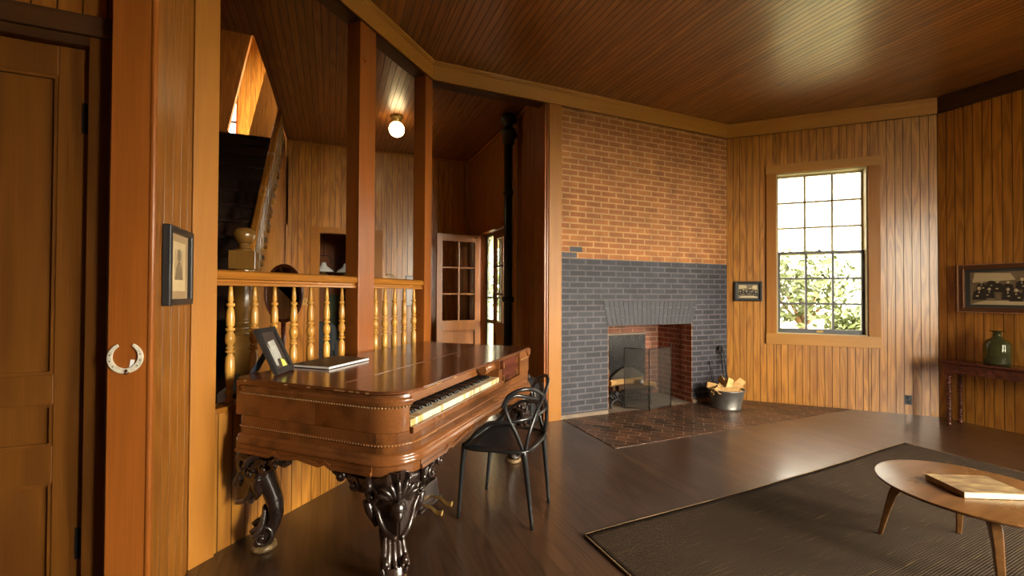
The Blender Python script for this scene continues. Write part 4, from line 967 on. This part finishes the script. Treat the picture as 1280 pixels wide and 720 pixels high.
# carved leg: outward = +x local
def leg_mesh():
    mb = MB()
    secs = [(.60, .02, .09, .09), (.565, .04, .09, .09), (.53, .06, .09, .09), (.49, .075, .085, .085), (.44, .072, .075, .08), (.38, .045, .060, .072), (.31, .010, .046, .066), (.24, -.008, .042, .066), (.18, -.010, .040, .058), (.13, .006, .042, .052), (.09, .030, .048, .05), (.055, .045, .05, .05), (.03, .046, .046, .046)]
    zs = [Vector((s[1], s[2], s[3])) for s in secs]
    rings = []
    for i in range(len(secs) - 1):
        for j in range(3):
            t = j / 3; a, b = secs[i], secs[i + 1]; rings.append([a[k] + (b[k] - a[k]) * t for k in range(4)])
    rings.append(list(secs[-1]))
    out = []
    for z, o, rr, tt in rings:
        out.append([(o + rr * math.copysign(abs(math.cos(a)) ** .7, math.cos(a)), tt * math.copysign(abs(math.sin(a)) ** .7, math.sin(a)), z) for a in [2 * PI * k / 20 for k in range(20)]])
    mb.loft(out)
    for s in (-1, 1):      # solid brackets spreading along both sides of the case
        d = Vector((-S2, s * S2, 0)); nn = Vector((S2, s * S2, 0)); b0 = Vector((.155, s * .02, 0))
        poly = [(-.02, .575), (.34, .575), (.35, .545), (.31, .525), (.27, .535), (.235, .50), (.19, .475), (.15, .47), (.13, .425), (.09, .39), (.07, .345), (.035, .30), (-.02, .28)]
        mb.loft([[b0 + d * a + nn * h + Vector((0, 0, z)) for a, z in poly] for h in (-.05, .002)], smooth=False)
        mb.tube([b0 + d * a + nn * .004 + Vector((0, 0, z)) for a, z in poly[2:]], .014, 8, 3)
    # acanthus fan on the knee
    for i, a in enumerate((-1.2, -.8, -.4, 0, .4, .8, 1.2)):
        L = .10 - .018 * abs(a); M = Matrix.Rotation(a * .9, 4, 'X') @ Matrix.Rotation(R(-12), 4, 'Y')
        p = Vector((.168 - .02 * abs(a), math.sin(a) * .060, .455 + math.cos(a) * .04)); mb.ell(p, (.018, .016, L * .55), 10, 8, Matrix.Rotation(-a, 4, 'X'))
    mb.ell((.15, 0, .40), (.035, .038, .050), 12, 8); mb.ell((.175, 0, .385), (.02, .022, .028), 10, 8)
    for y in (-.045, -.015, .015, .045): mb.ell((.105, y, .335 - .03 * (abs(y) < .02)), (.024, .015, .045), 10, 8)
    mb.ell((.105, 0, .275), (.016, .014, .022), 8, 6)
    # volutes either side of the knee
    for s in (-1, 1):
        sp_ = []
        for k in range(22):
            a = k * .42; r_ = .055 * (1 - k / 25); sp_.append((.07 + r_ * math.cos(a) * .9, s * (.125 + .01 * k / 22), .50 + r_ * math.sin(a)))
        mb.tube(sp_, [.017 * (1 - k / 34) for k in range(22)], 8); mb.ell((.07, s * .135, .50), (.018, .016, .018), 8, 6)
        mb.tube([(.06, s * .13, .44), (.075, s * .115, .39), (.06, s * .10, .35), (.08, s * .085, .31)], [.02, .022, .018, .008], 8, 4)
        # wings spreading along the case sides (45 degrees either side of the diagonal)
        d = Vector((-S2, s * S2, 0)); b0 = Vector((.150, s * .03, -.035))
        for zz, L, r0 in ((.575, .30, .030), (.545, .22, .026)):
            mb.tube([b0 + d * (L * t) + Vector((0, 0, zz - .03 * math.sin(t * PI) + .012 * t)) for t in (0, .25, .5, .75, 1)], [r0, r0 * 1.1, r0, r0 * .8, r0 * .35], 8, 4)
        for t, zz, rr in ((.10, .50, .045), (.20, .535, .035), (.28, .565, .028)):
            c = b0 + d * t + Vector((.012, 0, zz)); pts_ = []
            for k in range(16):
                a = k * .45 + 1; r_ = rr * (1 - k / 18); pts_.append(c + d * r_ * math.cos(a) + Vector((0, 0, r_ * math.sin(a))) + Vector((S2, s * S2, 0)) * (.012 + .0012 * k))
            mb.tube(pts_, [.012 * (1 - k / 26) for k in range(16)], 6)
            mb.ell(c + Vector((S2, s * S2, 0)) * .02, (.014, .014, .014), 8, 6)
        for k in range(4):
            c = b0 + d * (.05 + .05 * k) + Vector((.015, 0, .52 + .012 * k)); mb.ell(c, (.022, .022, .03 - .003 * k), 8, 6, Matrix.Rotation(s * .6, 4, 'X'))
    # lower leaf and scroll foot
    for a in (-.9, -.45, 0, .45, .9):
        mb.tube([(.02 + .03 * math.cos(a), .05 * math.sin(a), .23), (.045, .055 * math.sin(a), .18), (.062, .065 * math.sin(a), .13), (.095, .08 * math.sin(a), .10)], [.006, .016, .017, .008], 8, 4)
    for s in (-1, 1):
        mb.tube([(.05 + .062 * (1 - k / 24) * math.cos(k * .42 + .6), s * (.045 + .0007 * k), .085 + .062 * (1 - k / 24) * math.sin(k * .42 + .6)) for k in range(20)], [.016 * (1 - k / 34) for k in range(20)], 8)
        mb.ell((.05, s * .062, .085), (.016, .012, .016), 8, 6)
    return mb
leg0 = leg_mesh().build('leg', carve_m, pn)
def foot(): 
    mb = MB(); mb.lathe([(.05, .034), (.062, .026), (.064, .010), (.05, .0)], 18, c=(.046, 0, 0)); return mb
f0 = foot().build('foot_pad', wood('worn_foot', (.10, .06, .025), (.30, .20, .09), axis='X'), leg0)
for i, (x, y, a) in enumerate(((.145, .145, 225), (PLN - .13, .13, 315), (PLN - .13, PW_ - .13, 45), (.13, PW_ - .13, 135))):
    if i == 0: o = leg0
    else: o = copy_tree(leg0, pn)
    o.location = (x, y, 0); o.rotation_euler = (0, 0, R(a))
# pedal lyre
ly = thing('pedal_lyre', '', '', (.70, .34, 0)); 
for k_ in ('label', 'category'): del ly[k_]
ly.parent = pn
mb = MB()
for s in (-1, 1):
    mb.tube([(s * .03, 0, .60), (s * .10, 0, .56), (s * .135, 0, .48), (s * .11, 0, .40), (s * .06, 0, .34), (s * .085, 0, .27), (s * .07, 0, .20)], [.022, .024, .022, .02, .02, .02, .022], 8, 5)
    mb.tube([(s * (.06 + .04 * (1 - k / 18) * math.cos(k * .5)), -.01, .46 + .04 * (1 - k / 18) * math.sin(k * .5)) for k in range(15)], .010, 6)
    mb.tube([(s * (.03 + .03 * (1 - k / 18) * math.cos(k * .5)), -.01, .36 + .03 * (1 - k / 18) * math.sin(k * .5)) for k in range(15)], .009, 6)
for x in (-.03, 0, .03): mb.tube([(x, .0, .20), (x, .0, .60)], .006, 6)
mb.build('lyre_frame', carve_m, ly)
mb = MB(); mb.prism([(-.12, .09), (.12, .09), (.10, .15), (.085, .22), (-.085, .22), (-.10, .15)], -.07, .07, axis='Y'); mb.box(-.13, .13, -.085, .085, .075, .10); mb.build('lyre_base', carve_m, ly, .008)
for x in (-.06, .06):
    mb = MB(); mb.tube([(x, -.05, .105), (x, -.11, .10), (x, -.15, .075), (x, -.19, .08)], [.009, .009, .012, .018], 8, 4, flat=.5); mb.build('pedal', brass, ly)

# ------------------------------------------------------------------ things on the piano
def on_piano(px, py): return at((-.60, -2.20), R(46.5), px, py, PT)
t = thing('photo_frame', 'black standing photo frame leaning back on the piano lid', 'photo frame', (-1.13, -1.437, PT + .003), R(68))
tilt = Matrix.Rotation(R(-26), 4, 'X')
FW, FH, fb = .19, .275, .028
mb = MB(); mb.M = tilt
for a, b, c, d in ((-FW / 2, -FW / 2 + fb, 0, FH), (FW / 2 - fb, FW / 2, 0, FH), (-FW / 2 + fb, FW / 2 - fb, 0, fb), (-FW / 2 + fb, FW / 2 - fb, FH - fb, FH)): mb.box(a, b, -.012, .012, c, d)
mb.build('frame', black, t, .002)
mb = MB(); mb.M = tilt; mb.box(-FW / 2 + fb, FW / 2 - fb, -.002, .002, fb, FH - fb); mb.build('backing', slate, t)
mb = MB(); mb.M = tilt; mb.prism([(-.03, .085), (.03, .085), (.032, .20), (-.036, .19)], -.004, -.0022, axis='Y'); mb.prism([(-.055, .05), (-.03, .045), (-.018, .10), (-.05, .18)], -.0035, -.0022, axis='Y'); mb.build('printed_card', greyc, t)
mb = MB(); mb.M = tilt; mb.prism([(.0, .036), (.045, .036), (.04, .07), (.01, .085)], -.0055, -.0042, axis='Y'); mb.build('yellow_card', yellowc, t)
mb = MB(); mb.M = Matrix.Identity(4)
b0 = tilt @ Vector((0, .012, FH * .62)); mb.loft([[(b0.x - .03, b0.y, b0.z), (b0.x + .03, b0.y, b0.z), (b0.x + .03, b0.y + .004, b0.z), (b0.x - .03, b0.y + .004, b0.z)], [(-.04, .17, .0), (.04, .17, .0), (.04, .176, .0), (-.04, .176, .0)]], smooth=False); mb.build('easel_back', bluestrap, t)
t = thing('folio', 'flat grey brown folio with white page edges lying on the piano lid', 'folio', (-.885, -1.20, PT + .003), R(49))
mb = MB(); mb.box(-.185, .185, -.14, .14, .001, .013); mb.build('pages', paper, t, .001)
mb = MB(); mb.box(-.186, .186, -.141, .141, .013, .0155); mb.box(-.186, .186, -.141, .141, 0, .001); mb.build('cover', slate, t)

# ------------------------------------------------------------------ black armchair with interlaced back
ch = thing('loop_back_chair', 'black moulded chair with interlaced looping back pulled up to the keyboard', 'chair', (.167, -1.581, 0), R(46))
# local +y faces the piano; feet measured
fl, fr, bl, br = (-.215, .235), (.205, .235), (-.175, -.235), (.175, -.235)
mb = MB(); n1, n2 = 14, 14; top = []
def seat_pt(u, v):
    wd = .235 - .035 * (1 - v) ** 2 * .8; x = (u * 2 - 1) * wd; y = -.215 + v * .43
    e = abs(u * 2 - 1); cut = (e ** 6) * .02
    z = .462 - .016 * (1 - e ** 2) * math.sin(PI * min(1, v * 1.1)) - (.012 * max(0, v - .85) / .15)
    y2 = y - math.copysign(cut, y); return (x, y2, z)
rings = [[seat_pt(i / n1, j / n2) for i in range(n1 + 1)] for j in range(n2 + 1)]
T = [[mb.v(p) for p in r] for r in rings]; Bm = [[mb.v((p[0], p[1], p[2] - .014)) for p in r] for r in rings]
for j in range(n2):
    for i in range(n1): mb.f([T[j][i], T[j][i + 1], T[j + 1][i + 1], T[j + 1][i]], True); mb.f([Bm[j][i], Bm[j + 1][i], Bm[j + 1][i + 1], Bm[j][i + 1]], True)
for j in range(n2): mb.f([T[j][0], T[j + 1][0], Bm[j + 1][0], Bm[j][0]]); mb.f([T[j][n1], Bm[j][n1], Bm[j + 1][n1], T[j + 1][n1]])
for i in range(n1): mb.f([T[0][i], Bm[0][i], Bm[0][i + 1], T[0][i + 1]]); mb.f([T[n2][i], T[n2][i + 1], Bm[n2][i + 1], Bm[n2][i]])
mb.build('seat', plastic, ch)
for (x, y), tx, ty in ((fl, -.225, .195), (fr, .225, .195), (bl, -.195, -.19), (br, .195, -.19)):
    mb = MB(); mb.tube([(x * 1.0, y, .0), (x * .5 + tx * .5, y * .5 + ty * .5, .24), (tx, ty, .44), (tx * .98, ty * .97, .462)], [.0105, .0145, .0185, .015], 10, 4); mb.build('leg', plastic, ch)
rr = .0115
def loop(pts, r_=rr): mb = MB(); mb.tube(pts, r_, 10, 6); mb.build('back_loop', plastic, ch)
loop([(-.225, .195, .45), (-.248, .14, .505), (-.266, .08, .575), (-.272, .0, .63), (-.262, -.08, .64), (-.19, -.19, .65), (0, -.245, .655), (.19, -.19, .65), (.262, -.08, .64), (.272, .0, .63), (.266, .08, .575), (.248, .14, .505), (.225, .195, .45)])
loop([(-.195, -.19, .45), (-.225, -.15, .57), (-.262, -.10, .70), (-.262, -.105, .765), (-.225, -.15, .795), (-.13, -.205, .765), (0, -.225, .735), (.13, -.205, .765), (.225, -.15, .795), (.262, -.105, .765), (.262, -.10, .70), (.225, -.15, .57), (.195, -.19, .45)])
for s_ in (-1, 1):
    loop([(s_ * -.20, -.20, .47), (s_ * -.175, -.215, .57), (s_ * -.11, -.235, .67), (s_ * .02, -.25, .76), (s_ * .15, -.235, .82), (s_ * .235, -.19, .835), (s_ * .275, -.12, .80), (s_ * .272, -.08, .73)])
mb = MB(); mb.tube([(-.225, .195, .45), (-.235, 0, .455), (-.20, -.19, .46), (0, -.225, .462), (.20, -.19, .46), (.235, 0, .455), (.225, .195, .45), (0, .212, .448)], .012, 8, 5, closed=True); mb.build('seat_rim', plastic, ch)

# ------------------------------------------------------------------ rug
def rug():
    L, W_, nx, ny = 3.63, 2.9, 90, 60; mb = MB(); rows = []
    for j in range(ny + 1):
        r_ = []
        for i in range(nx + 1):
            u, v = i / nx, j / ny; x, y = u * L, -v * W_
            y += .016 * noise.noise((x * 1.1, v * 2, 3)) * (1 if j in (0, 1) else .6) - .03 * math.sin(u * 3) * (1 - v); x += .025 * noise.noise((u * 2, y * 1.6, 7)) + .05 * v * 0
            r_.append((x, y, .011 + .0015 * noise.noise((x * 3, y * 3, 0))))
        rows.append(r_)
    T = [[mb.v(p) for p in r] for r in rows]; B_ = [[mb.v((p[0], p[1], .001)) for p in r] for r in rows]
    for j in range(ny):
        for i in range(nx): mb.f([T[j][i], T[j + 1][i], T[j + 1][i + 1], T[j][i + 1]], True)
    for j in range(ny): mb.f([T[j][0], B_[j][0], B_[j + 1][0], T[j + 1][0]]); mb.f([T[j][nx], T[j + 1][nx], B_[j + 1][nx], B_[j][nx]])
    for i in range(nx): mb.f([T[0][i], T[0][i + 1], B_[0][i + 1], B_[0][i]]); mb.f([T[ny][i], B_[ny][i], B_[ny][i + 1], T[ny][i + 1]])
    o = mb.build('pile', rug_m); return o, rows
t = thing('rug', 'dark brown woven rug with pale flecks under the coffee table', 'rug', (.463, -2.045, .0), R(2.6))
o, rows = rug(); o.parent = t
mb = MB(); mb.tube([(p[0], p[1], .007) for p in rows[0]], .0065, 6); mb.tube([(r_[0][0], r_[0][1], .007) for r_ in rows], .0065, 6); mb.tube([(r_[-1][0], r_[-1][1], .007) for r_ in rows], .0065, 6)
mb.build('bound_edge', plain('rug_binding', (.17, .105, .05), .9, var=.5, vscale=60), t)

# ------------------------------------------------------------------ coffee table and book
ct = thing('coffee_table', 'round walnut coffee table on splayed legs standing on the rug', 'coffee table', (2.17, -3.05, .0125))
TH = .40 - .0125
mb = MB(); mb.lathe([(.0, TH - .020), (.36, TH - .020), (.384, TH - .014), (.390, TH - .006), (.388, TH - .001), (.384, TH), (.0, TH)], 72); mb.build('table_top', table_m, ct)
for k, a in enumerate((108, 29, -71, 214)):
    mb = MB(); mb.M = Matrix.Rotation(R(a), 4, 'Z')
    rings = []
    for z, o_, w1, d1 in ((0, .37, .019, .012), (.12, .345, .024, .015), (.25, .315, .034, .018), (.31, .29, .05, .02), (.345, .25, .09, .02), (TH - .02, .22, .13, .02)):
        rings.append([(o_ - w1 / 2 * 1.3, -d1, z), (o_ + w1 / 2 * 1.0, -d1, z), (o_ + w1 / 2 * 1.0, d1, z), (o_ - w1 / 2 * 1.3, d1, z)])
    mb.loft(rings, smooth=False); mb.build('leg', table_m, ct, .005, 3)
    
t = thing('book', 'large flat book with a streaky green and brown cover on the coffee table', 'book', (2.17, -3.06, .402), R(-27))
mb = MB(); mb.box(-.148, .148, -.104, .104, .0035, .0255); mb.build('pages', plain('cream_pages', (.62, .54, .32), .7), t)
mb = MB(); mb.box(-.152, .152, -.108, .108, 0, .0035); mb.box(-.152, .152, -.108, .108, .0255, .029); mb.box(-.152, -.148, -.108, .108, .0035, .0255); mb.build('cover', cover_m, t, .001)

# ------------------------------------------------------------------ right side table and bottle
TZ = .69
tb = thing('side_table', 'dark mahogany side table with bobbin turned legs against the right wall', 'table', (5.37, -1.69, 0))
mb = MB(); mb.box(-.155, .155, -1.35, 0, TZ - .022, TZ); mb.box(-.145, .148, -1.34, -.01, TZ - .032, TZ - .022); mb.build('table_top', maho_m, tb, .006)
mb = MB(); mb.box(-.13, -.108, -1.32, -.03, TZ - .125, TZ - .03); mb.box(.12, .142, -1.32, -.03, TZ - .125, TZ - .03); mb.box(-.12, .13, -1.32, -1.30, TZ - .125, TZ - .03); mb.box(-.12, .13, -.052, -.03, TZ - .125, TZ - .03); mb.build('table_apron', maho_m, tb, .003)
for x, y in ((-.118, -.055), (.118, -.055), (-.118, -1.29), (.118, -1.29)):
    pr = [(.024, 0), (.026, .02), (.014, .035)]
    z = .04
    while z < TZ - .16: pr += [(.012, z), (.021, z + .004), (.025, z + .011), (.021, z + .018), (.012, z + .022)]; z += .026
    pr += [(.02, z), (.02, TZ - .125)]
    mb = MB(); mb.lathe(pr, 12, c=(x, y, 0)); mb.box(x - .024, x + .024, y - .024, y + .024, TZ - .15, TZ - .03); mb.build('leg', maho_m, tb)
t = thing('glass_jug', 'squat green glass bottle with a flared lip on the side table', 'bottle', (5.405, -2.06, TZ + .001))
mb = MB()
pr = [(.0, 0), (.085, 0), (.096, .006), (.100, .02), (.101, .10), (.100, .20), (.094, .225), (.075, .248), (.045, .268), (.033, .285), (.031, .325), (.036, .335), (.056, .342), (.056, .346), (.034, .342), (.028, .325), (.030, .285), (.042, .262), (.072, .243), (.090, .222), (.096, .20), (.097, .10), (.096, .02), (.09, .008), (.0, .006)]
mb.lathe(pr, 36); mb.build('jug_body', bottle_m, t)

# ------------------------------------------------------------------ bucket, logs, fire tools
bk = thing('log_bucket', 'galvanised steel tub filled with firewood right of the fireplace', 'bucket', (3.60, -.33, .006))
mb = MB(); mb.lathe([(.0, .006), (.155, .006), (.157, 0), (.165, .0), (.167, .012), (.162, .02), (.205, .215), (.212, .222), (.214, .232), (.206, .236), (.200, .226), (.155, .014), (.0, .012)], 40)
mb.build('tub', zinc, bk)
for s, a in ((-1, 180), (1, 0)):
    mb = MB(); mb.M = Matrix.Rotation(R(a + 10), 4, 'Z'); mb.tube([(.203, -.05, .20), (.235, -.05, .21), (.262, -.03, .245), (.268, 0, .255), (.262, .03, .245), (.235, .05, .21), (.203, .05, .20)], .007, 8, 4)
    mb.tube([(.266, -.026, .25), (.268, 0, .255), (.266, .026, .25)], .015, 8, 3); mb.build('handle', keywood, bk)
rl = random.Random(11)
log_specs = [(-.12, .03, .24, 25, 30, .11), (-.05, -.06, .235, -50, 20, .12), (.03, .06, .29, 60, 35, .12), (.0, -.02, .27, 10, 60, .11), (.07, -.05, .25, -20, 40, .12), (.13, .02, .245, 80, 25, .10), (-.09, .08, .25, 130, 20, .12), (.16, -.02, .25, 5, 38, .14), (.02, -.11, .225, 100, 15, .09), (.09, .09, .255, 40, 20, .10)]
lab = ['split log leaning over the left rim of the tub', 'split log with its cut end forward in the tub', 'tallest split log at the back of the tub', 'upright split log in the middle of the tub', 'split log right of the middle of the tub', 'split log lying at the right back of the tub', 'split log at the left back of the tub', 'long split log sticking out over the right rim of the tub', 'short split log at the front rim of the tub', 'split log low at the back of the tub']
for i, (x, y, z, a, el, L) in enumerate(log_specs):
    mb = MB(); n_ = 3 + i % 2; base = [(.055 * rl.uniform(.8, 1.2) * math.cos(2 * PI * k / n_ + rl.uniform(-.2, .2)), .055 * rl.uniform(.8, 1.2) * math.sin(2 * PI * k / n_)) for k in range(n_)]
    rings = [[(t_, p[0] * (1 + .08 * rl.uniform(-1, 1)), p[1] * (1 + .08 * rl.uniform(-1, 1))) for p in base] for t_ in (-L, -L / 3, L / 3, L)]
    mb.loft(rings, smooth=False); o = mb.build('firewood_log', logm, bevel=.004)
    tag(o, lab[i], 'log', 'split firewood in the galvanised tub', loc=(3.60 + x * .8, -.33 + y * .8, .006 + z - .02)); o.rotation_euler = (rl.uniform(0, 2), -R(el if i in (3, 7, 2) else el * .4) , R(a if i != 7 else -8))
# tools leaning in the corner
t = thing('fire_shovel', 'tall black fireplace shovel leaning in the corner behind the tub', 'shovel', (3.83, -.14, .005), 0)
mb = MB(); mb.tube([(0, 0, .02), (.01, .09, .60)], .008, 8); mb.build('shaft', iron, t)
mb = MB(); c = Vector((.011, .095, .66)); mb.tube([c + Vector((.032 * math.cos(a), 0, .05 * math.sin(a))) for a in [2 * PI * k / 16 for k in range(16)]], .009, 8, closed=True); mb.ell(c + Vector((0, 0, .02)), (.028, .006, .035), 10, 8); mb.build('handle', iron, t)
mb = MB(); mb.prism([(-.05, 0), (.05, 0), (.055, .12), (.0, .15), (-.055, .12)], -.005, .004, axis='Y'); mb.build('blade', iron, t)
t = thing('fire_tongs', 'thin black fire tongs leaning beside the shovel behind the tub', 'tongs', (3.885, -.16, .005), 0)
mb = MB(); mb.tube([(0, 0, .0), (.0, .10, .60), (-.005, .11, .64), (-.01, .10, .60), (-.03, .0, .0)], .005, 8); mb.build('tongs_body', iron, t)
t = thing('fire_poker', 'short black fire poker leaning on the painted bricks behind the tub', 'poker', (3.66, -.125, .005), 0)
mb = MB(); mb.tube([(0, 0, 0), (.0, .095, .47), (.0, .10, .52)], [.006, .006, .011], 8); mb.build('poker_shaft', iron, t)
mb = MB(); mb.tube([(.035, -.01, 0), (.03, .09, .42)], .005, 8); mb.build('brush_shaft', iron, t)

# ------------------------------------------------------------------ fire screen, grate, andirons, logs
fs = thing('fire_screen', 'folding fire screen of fine black mesh standing at the fireplace opening', 'fire screen', (2.6, -.08, .006))
SP = [(-.215, .16), (.0, -.03), (.385, .03)]
for i, ((ax, ay), (bx, by)) in enumerate(zip(SP, SP[1:])):
    mb = MB(); H_ = .735
    mb.loft([[(ax, ay, .02), (ax, ay, H_), (ax + .002, ay + .002, H_), (ax + .002, ay + .002, .02)], [(bx, by, .02), (bx, by, H_), (bx + .002, by + .002, H_), (bx + .002, by + .002, .02)]], smooth=False)
    mb.build('mesh_panel', mesh_m, fs)
    mb = MB(); mb.tube([(ax, ay, .01), (ax, ay, H_)], .005, 6); mb.tube([(bx, by, .0), (bx, by, H_ + (.03 if i else 0))], .006, 6); mb.tube([(ax, ay, H_), (bx, by, H_)], .004, 6); mb.tube([(ax, ay, .02), (bx, by, .02)], .004, 6)
    if i: mb.ell((bx, by, H_ + .035), (.012, .012, .014), 8, 6)
    mb.build('panel_frame', iron, fs)
gr = thing('fire_grate', 'low iron fire basket with a pierced ornate front', 'grate', (2.66, .17, .006))
mb = MB(); mb.box(-.19, .22, -.0, .008, .04, .055); mb.box(-.19, .22, 0, .008, .195, .21)
rn = random.Random(5)
for i in range(9):
    for j in range(3): 
        cx, cz = -.165 + i * .045, .075 + j * .045
        mb.tube([(cx + .018 * math.cos(a), .004, cz + .018 * math.sin(a)) for a in [2 * PI * k / 8 for k in range(8)]], .0045, 5, closed=True)
for x in (-.18, .21): mb.box(x - .008, x + .008, -.004, .012, 0, .215)
mb.build('pierced_front', soot, gr)
mb = MB()
for i in range(7): mb.tube([(-.17 + i * .06, .0, .09), (-.17 + i * .06, .27, .09)], .008, 6)
for x in (-.18, .21): mb.tube([(x, .0, .18), (x, .27, .18)], .007, 6); mb.tube([(x, .27, 0), (x, .27, .2)], .008, 6)
mb.build('basket_bars', soot, gr)
t = thing('andiron', 'black curved andiron with finger like prongs left of the fire basket', 'andiron', (2.33, .16, .006), R(10))
mb = MB(); mb.tube([(-.10, 0, .0), (-.09, 0, .06), (0, 0, .10), (.09, 0, .06), (.10, 0, 0)], .014, 8, 4); mb.tube([(0, 0, .10), (0, -.005, .16), (.0, 0, .20)], [.014, .018, .01], 8, 3); mb.tube([(0, 0, .10), (0, .30, .09), (0, .33, 0)], .011, 8)
for k in range(5): mb.tube([(-.13 + k * .045, -.01, .18), (-.11 + k * .05, -.03, .145), (-.07 + k * .035, -.01, .12)], .008, 6, 3)
mb.build('andiron_body', soot, t)
mb = MB(); mb.tube([(-.14, 0, .16), (-.06, 0, .13), (.05, 0, .13), (.13, 0, .15)], .012, 8, 4); mb.build('crossbar', soot, t)
for i, (x, y, z, a, L, r_, mt, lb) in enumerate(((2.60, .32, .27, 4, .27, .042, logm, 'pale split log on top in the fireplace'), (2.70, .26, .20, -8, .26, .048, bark, 'dark charred log in front in the fireplace'), (2.62, .40, .19, 12, .25, .05, bark, 'dark charred log at the back of the fireplace'), (2.83, .22, .245, -40, .12, .035, logm, 'short pale log end at the right of the fire basket'))):
    mb = MB(); mb.loft([[(t_, r_ * rl.uniform(.85, 1.1) * math.cos(2 * PI * k / 7), r_ * rl.uniform(.8, 1.1) * math.sin(2 * PI * k / 7)) for k in range(7)] for t_ in (-L, -L / 2, 0, L / 2, L)], smooth=False)
    tag(mb.build('hearth_log', mt, bevel=.004), lb, 'log', 'logs in the fireplace', loc=(x, y, z + .006), rz=R(a))
mb = MB(); rows_ = [(.05, .0), (.06, .03), (.03, .06), (.0, .07)]
for k in range(6): mb.ell((rl.uniform(-.03, .03), rl.uniform(-.02, .02), .03 + rl.uniform(-.01, .02)), (.03, .02, .022), 6, 4, Matrix.Rotation(rl.uniform(0, 2), 4, 'Y'))
tag(mb.build('crumpled_paper', paper), 'crumpled white paper on the logs in the fireplace', 'paper', loc=(2.75, .21, .25))
mb = MB(); mb.prism([(-.1, 0), (.0, 0), (.10, .40), (.06, .42)], -.02, .02, axis='Y'); tag(mb.build('leaning_log', bark, bevel=.006), 'rough dark slab leaning at the left inside the fireplace', 'log', loc=(2.32, .42, .008))

# ------------------------------------------------------------------ outside
mb = MB(); mb.prism([(60 * math.cos(2 * PI * k / 40), 60 * math.sin(2 * PI * k / 40)) for k in range(40)], -.55, -.5); struct(mb.build('ground', grass), 'lawn outside the house')
mb = MB(); mb.box(1.43, 3.4, .6, 6.5, 2.62, 2.74); struct(mb.build('ceiling_porch', creamp), 'cream porch roof outside the hall door')
for y in (1.9, 3.6, 5.3):
    mb = MB(); mb.box(3.2, 3.32, y, y + .12, -.02, 2.62); tag(mb.build('porch_post', creamp, bevel=.01), {1.9: 'nearest cream porch post outside the hall door', 3.6: 'middle cream porch post outside the hall door', 5.3: 'farthest cream porch post outside the hall door'}[y], 'post', 'posts of the porch')
mb = MB(); mb.box(1.42, 3.6, .9, 5.5, -.12, -.02); struct(mb.build('floor_porch', greenp), 'porch floor outside the hall door')
for k, (x, y, h_, s, lb) in enumerate(((8.04, 1.61, 2.05, 1.05, 'pale green leafy tree seen through the left half of the window'), (10.35, 1.94, 1.15, .55, 'low pale green bush seen through the right half of the window'), (4.4, 9.2, 2.4, 1.5, 'leafy tree seen through the glazed hall door'))):
    t = thing('garden_tree', lb, 'tree', (x, y, -.5)); rn = random.Random(k + 20)
    mb = MB(); mb.tube([(0, 0, 0), (.05, .02, h_ * .5), (0, 0, h_)], [.12, .09, .05], 8, 3)
    for q in range(6): a = q * 1.05; mb.tube([(0, 0, h_ * .6), (.5 * s * math.cos(a), .5 * s * math.sin(a), h_ * .95)], [.04, .015], 6)
    mb.build('trunk', bark, t)
    mb = MB()
    for q in range(1500):
        a, b_, r_ = rn.uniform(0, 2 * PI), rn.uniform(-1, 1), rn.random() ** .4 * s; cc = math.sqrt(1 - b_ * b_)
        p = Vector((r_ * cc * math.cos(a), r_ * cc * math.sin(a), h_ + r_ * b_ * .8)); e = .06 + .06 * rn.random()
        u_ = Vector((rn.uniform(-1, 1), rn.uniform(-1, 1), rn.uniform(-1, 1))).normalized(); v_ = u_.orthogonal().normalized()
        mb.f([mb.v(p + u_ * e), mb.v(p + v_ * e * .5), mb.v(p - u_ * e), mb.v(p - v_ * e * .5)])
    mb.build('foliage', leafm, t)
portal((1.45, (DW0 + DW1) / 2, DWH / 2), (-1, 0, 0), DW1 - DW0, DWH)
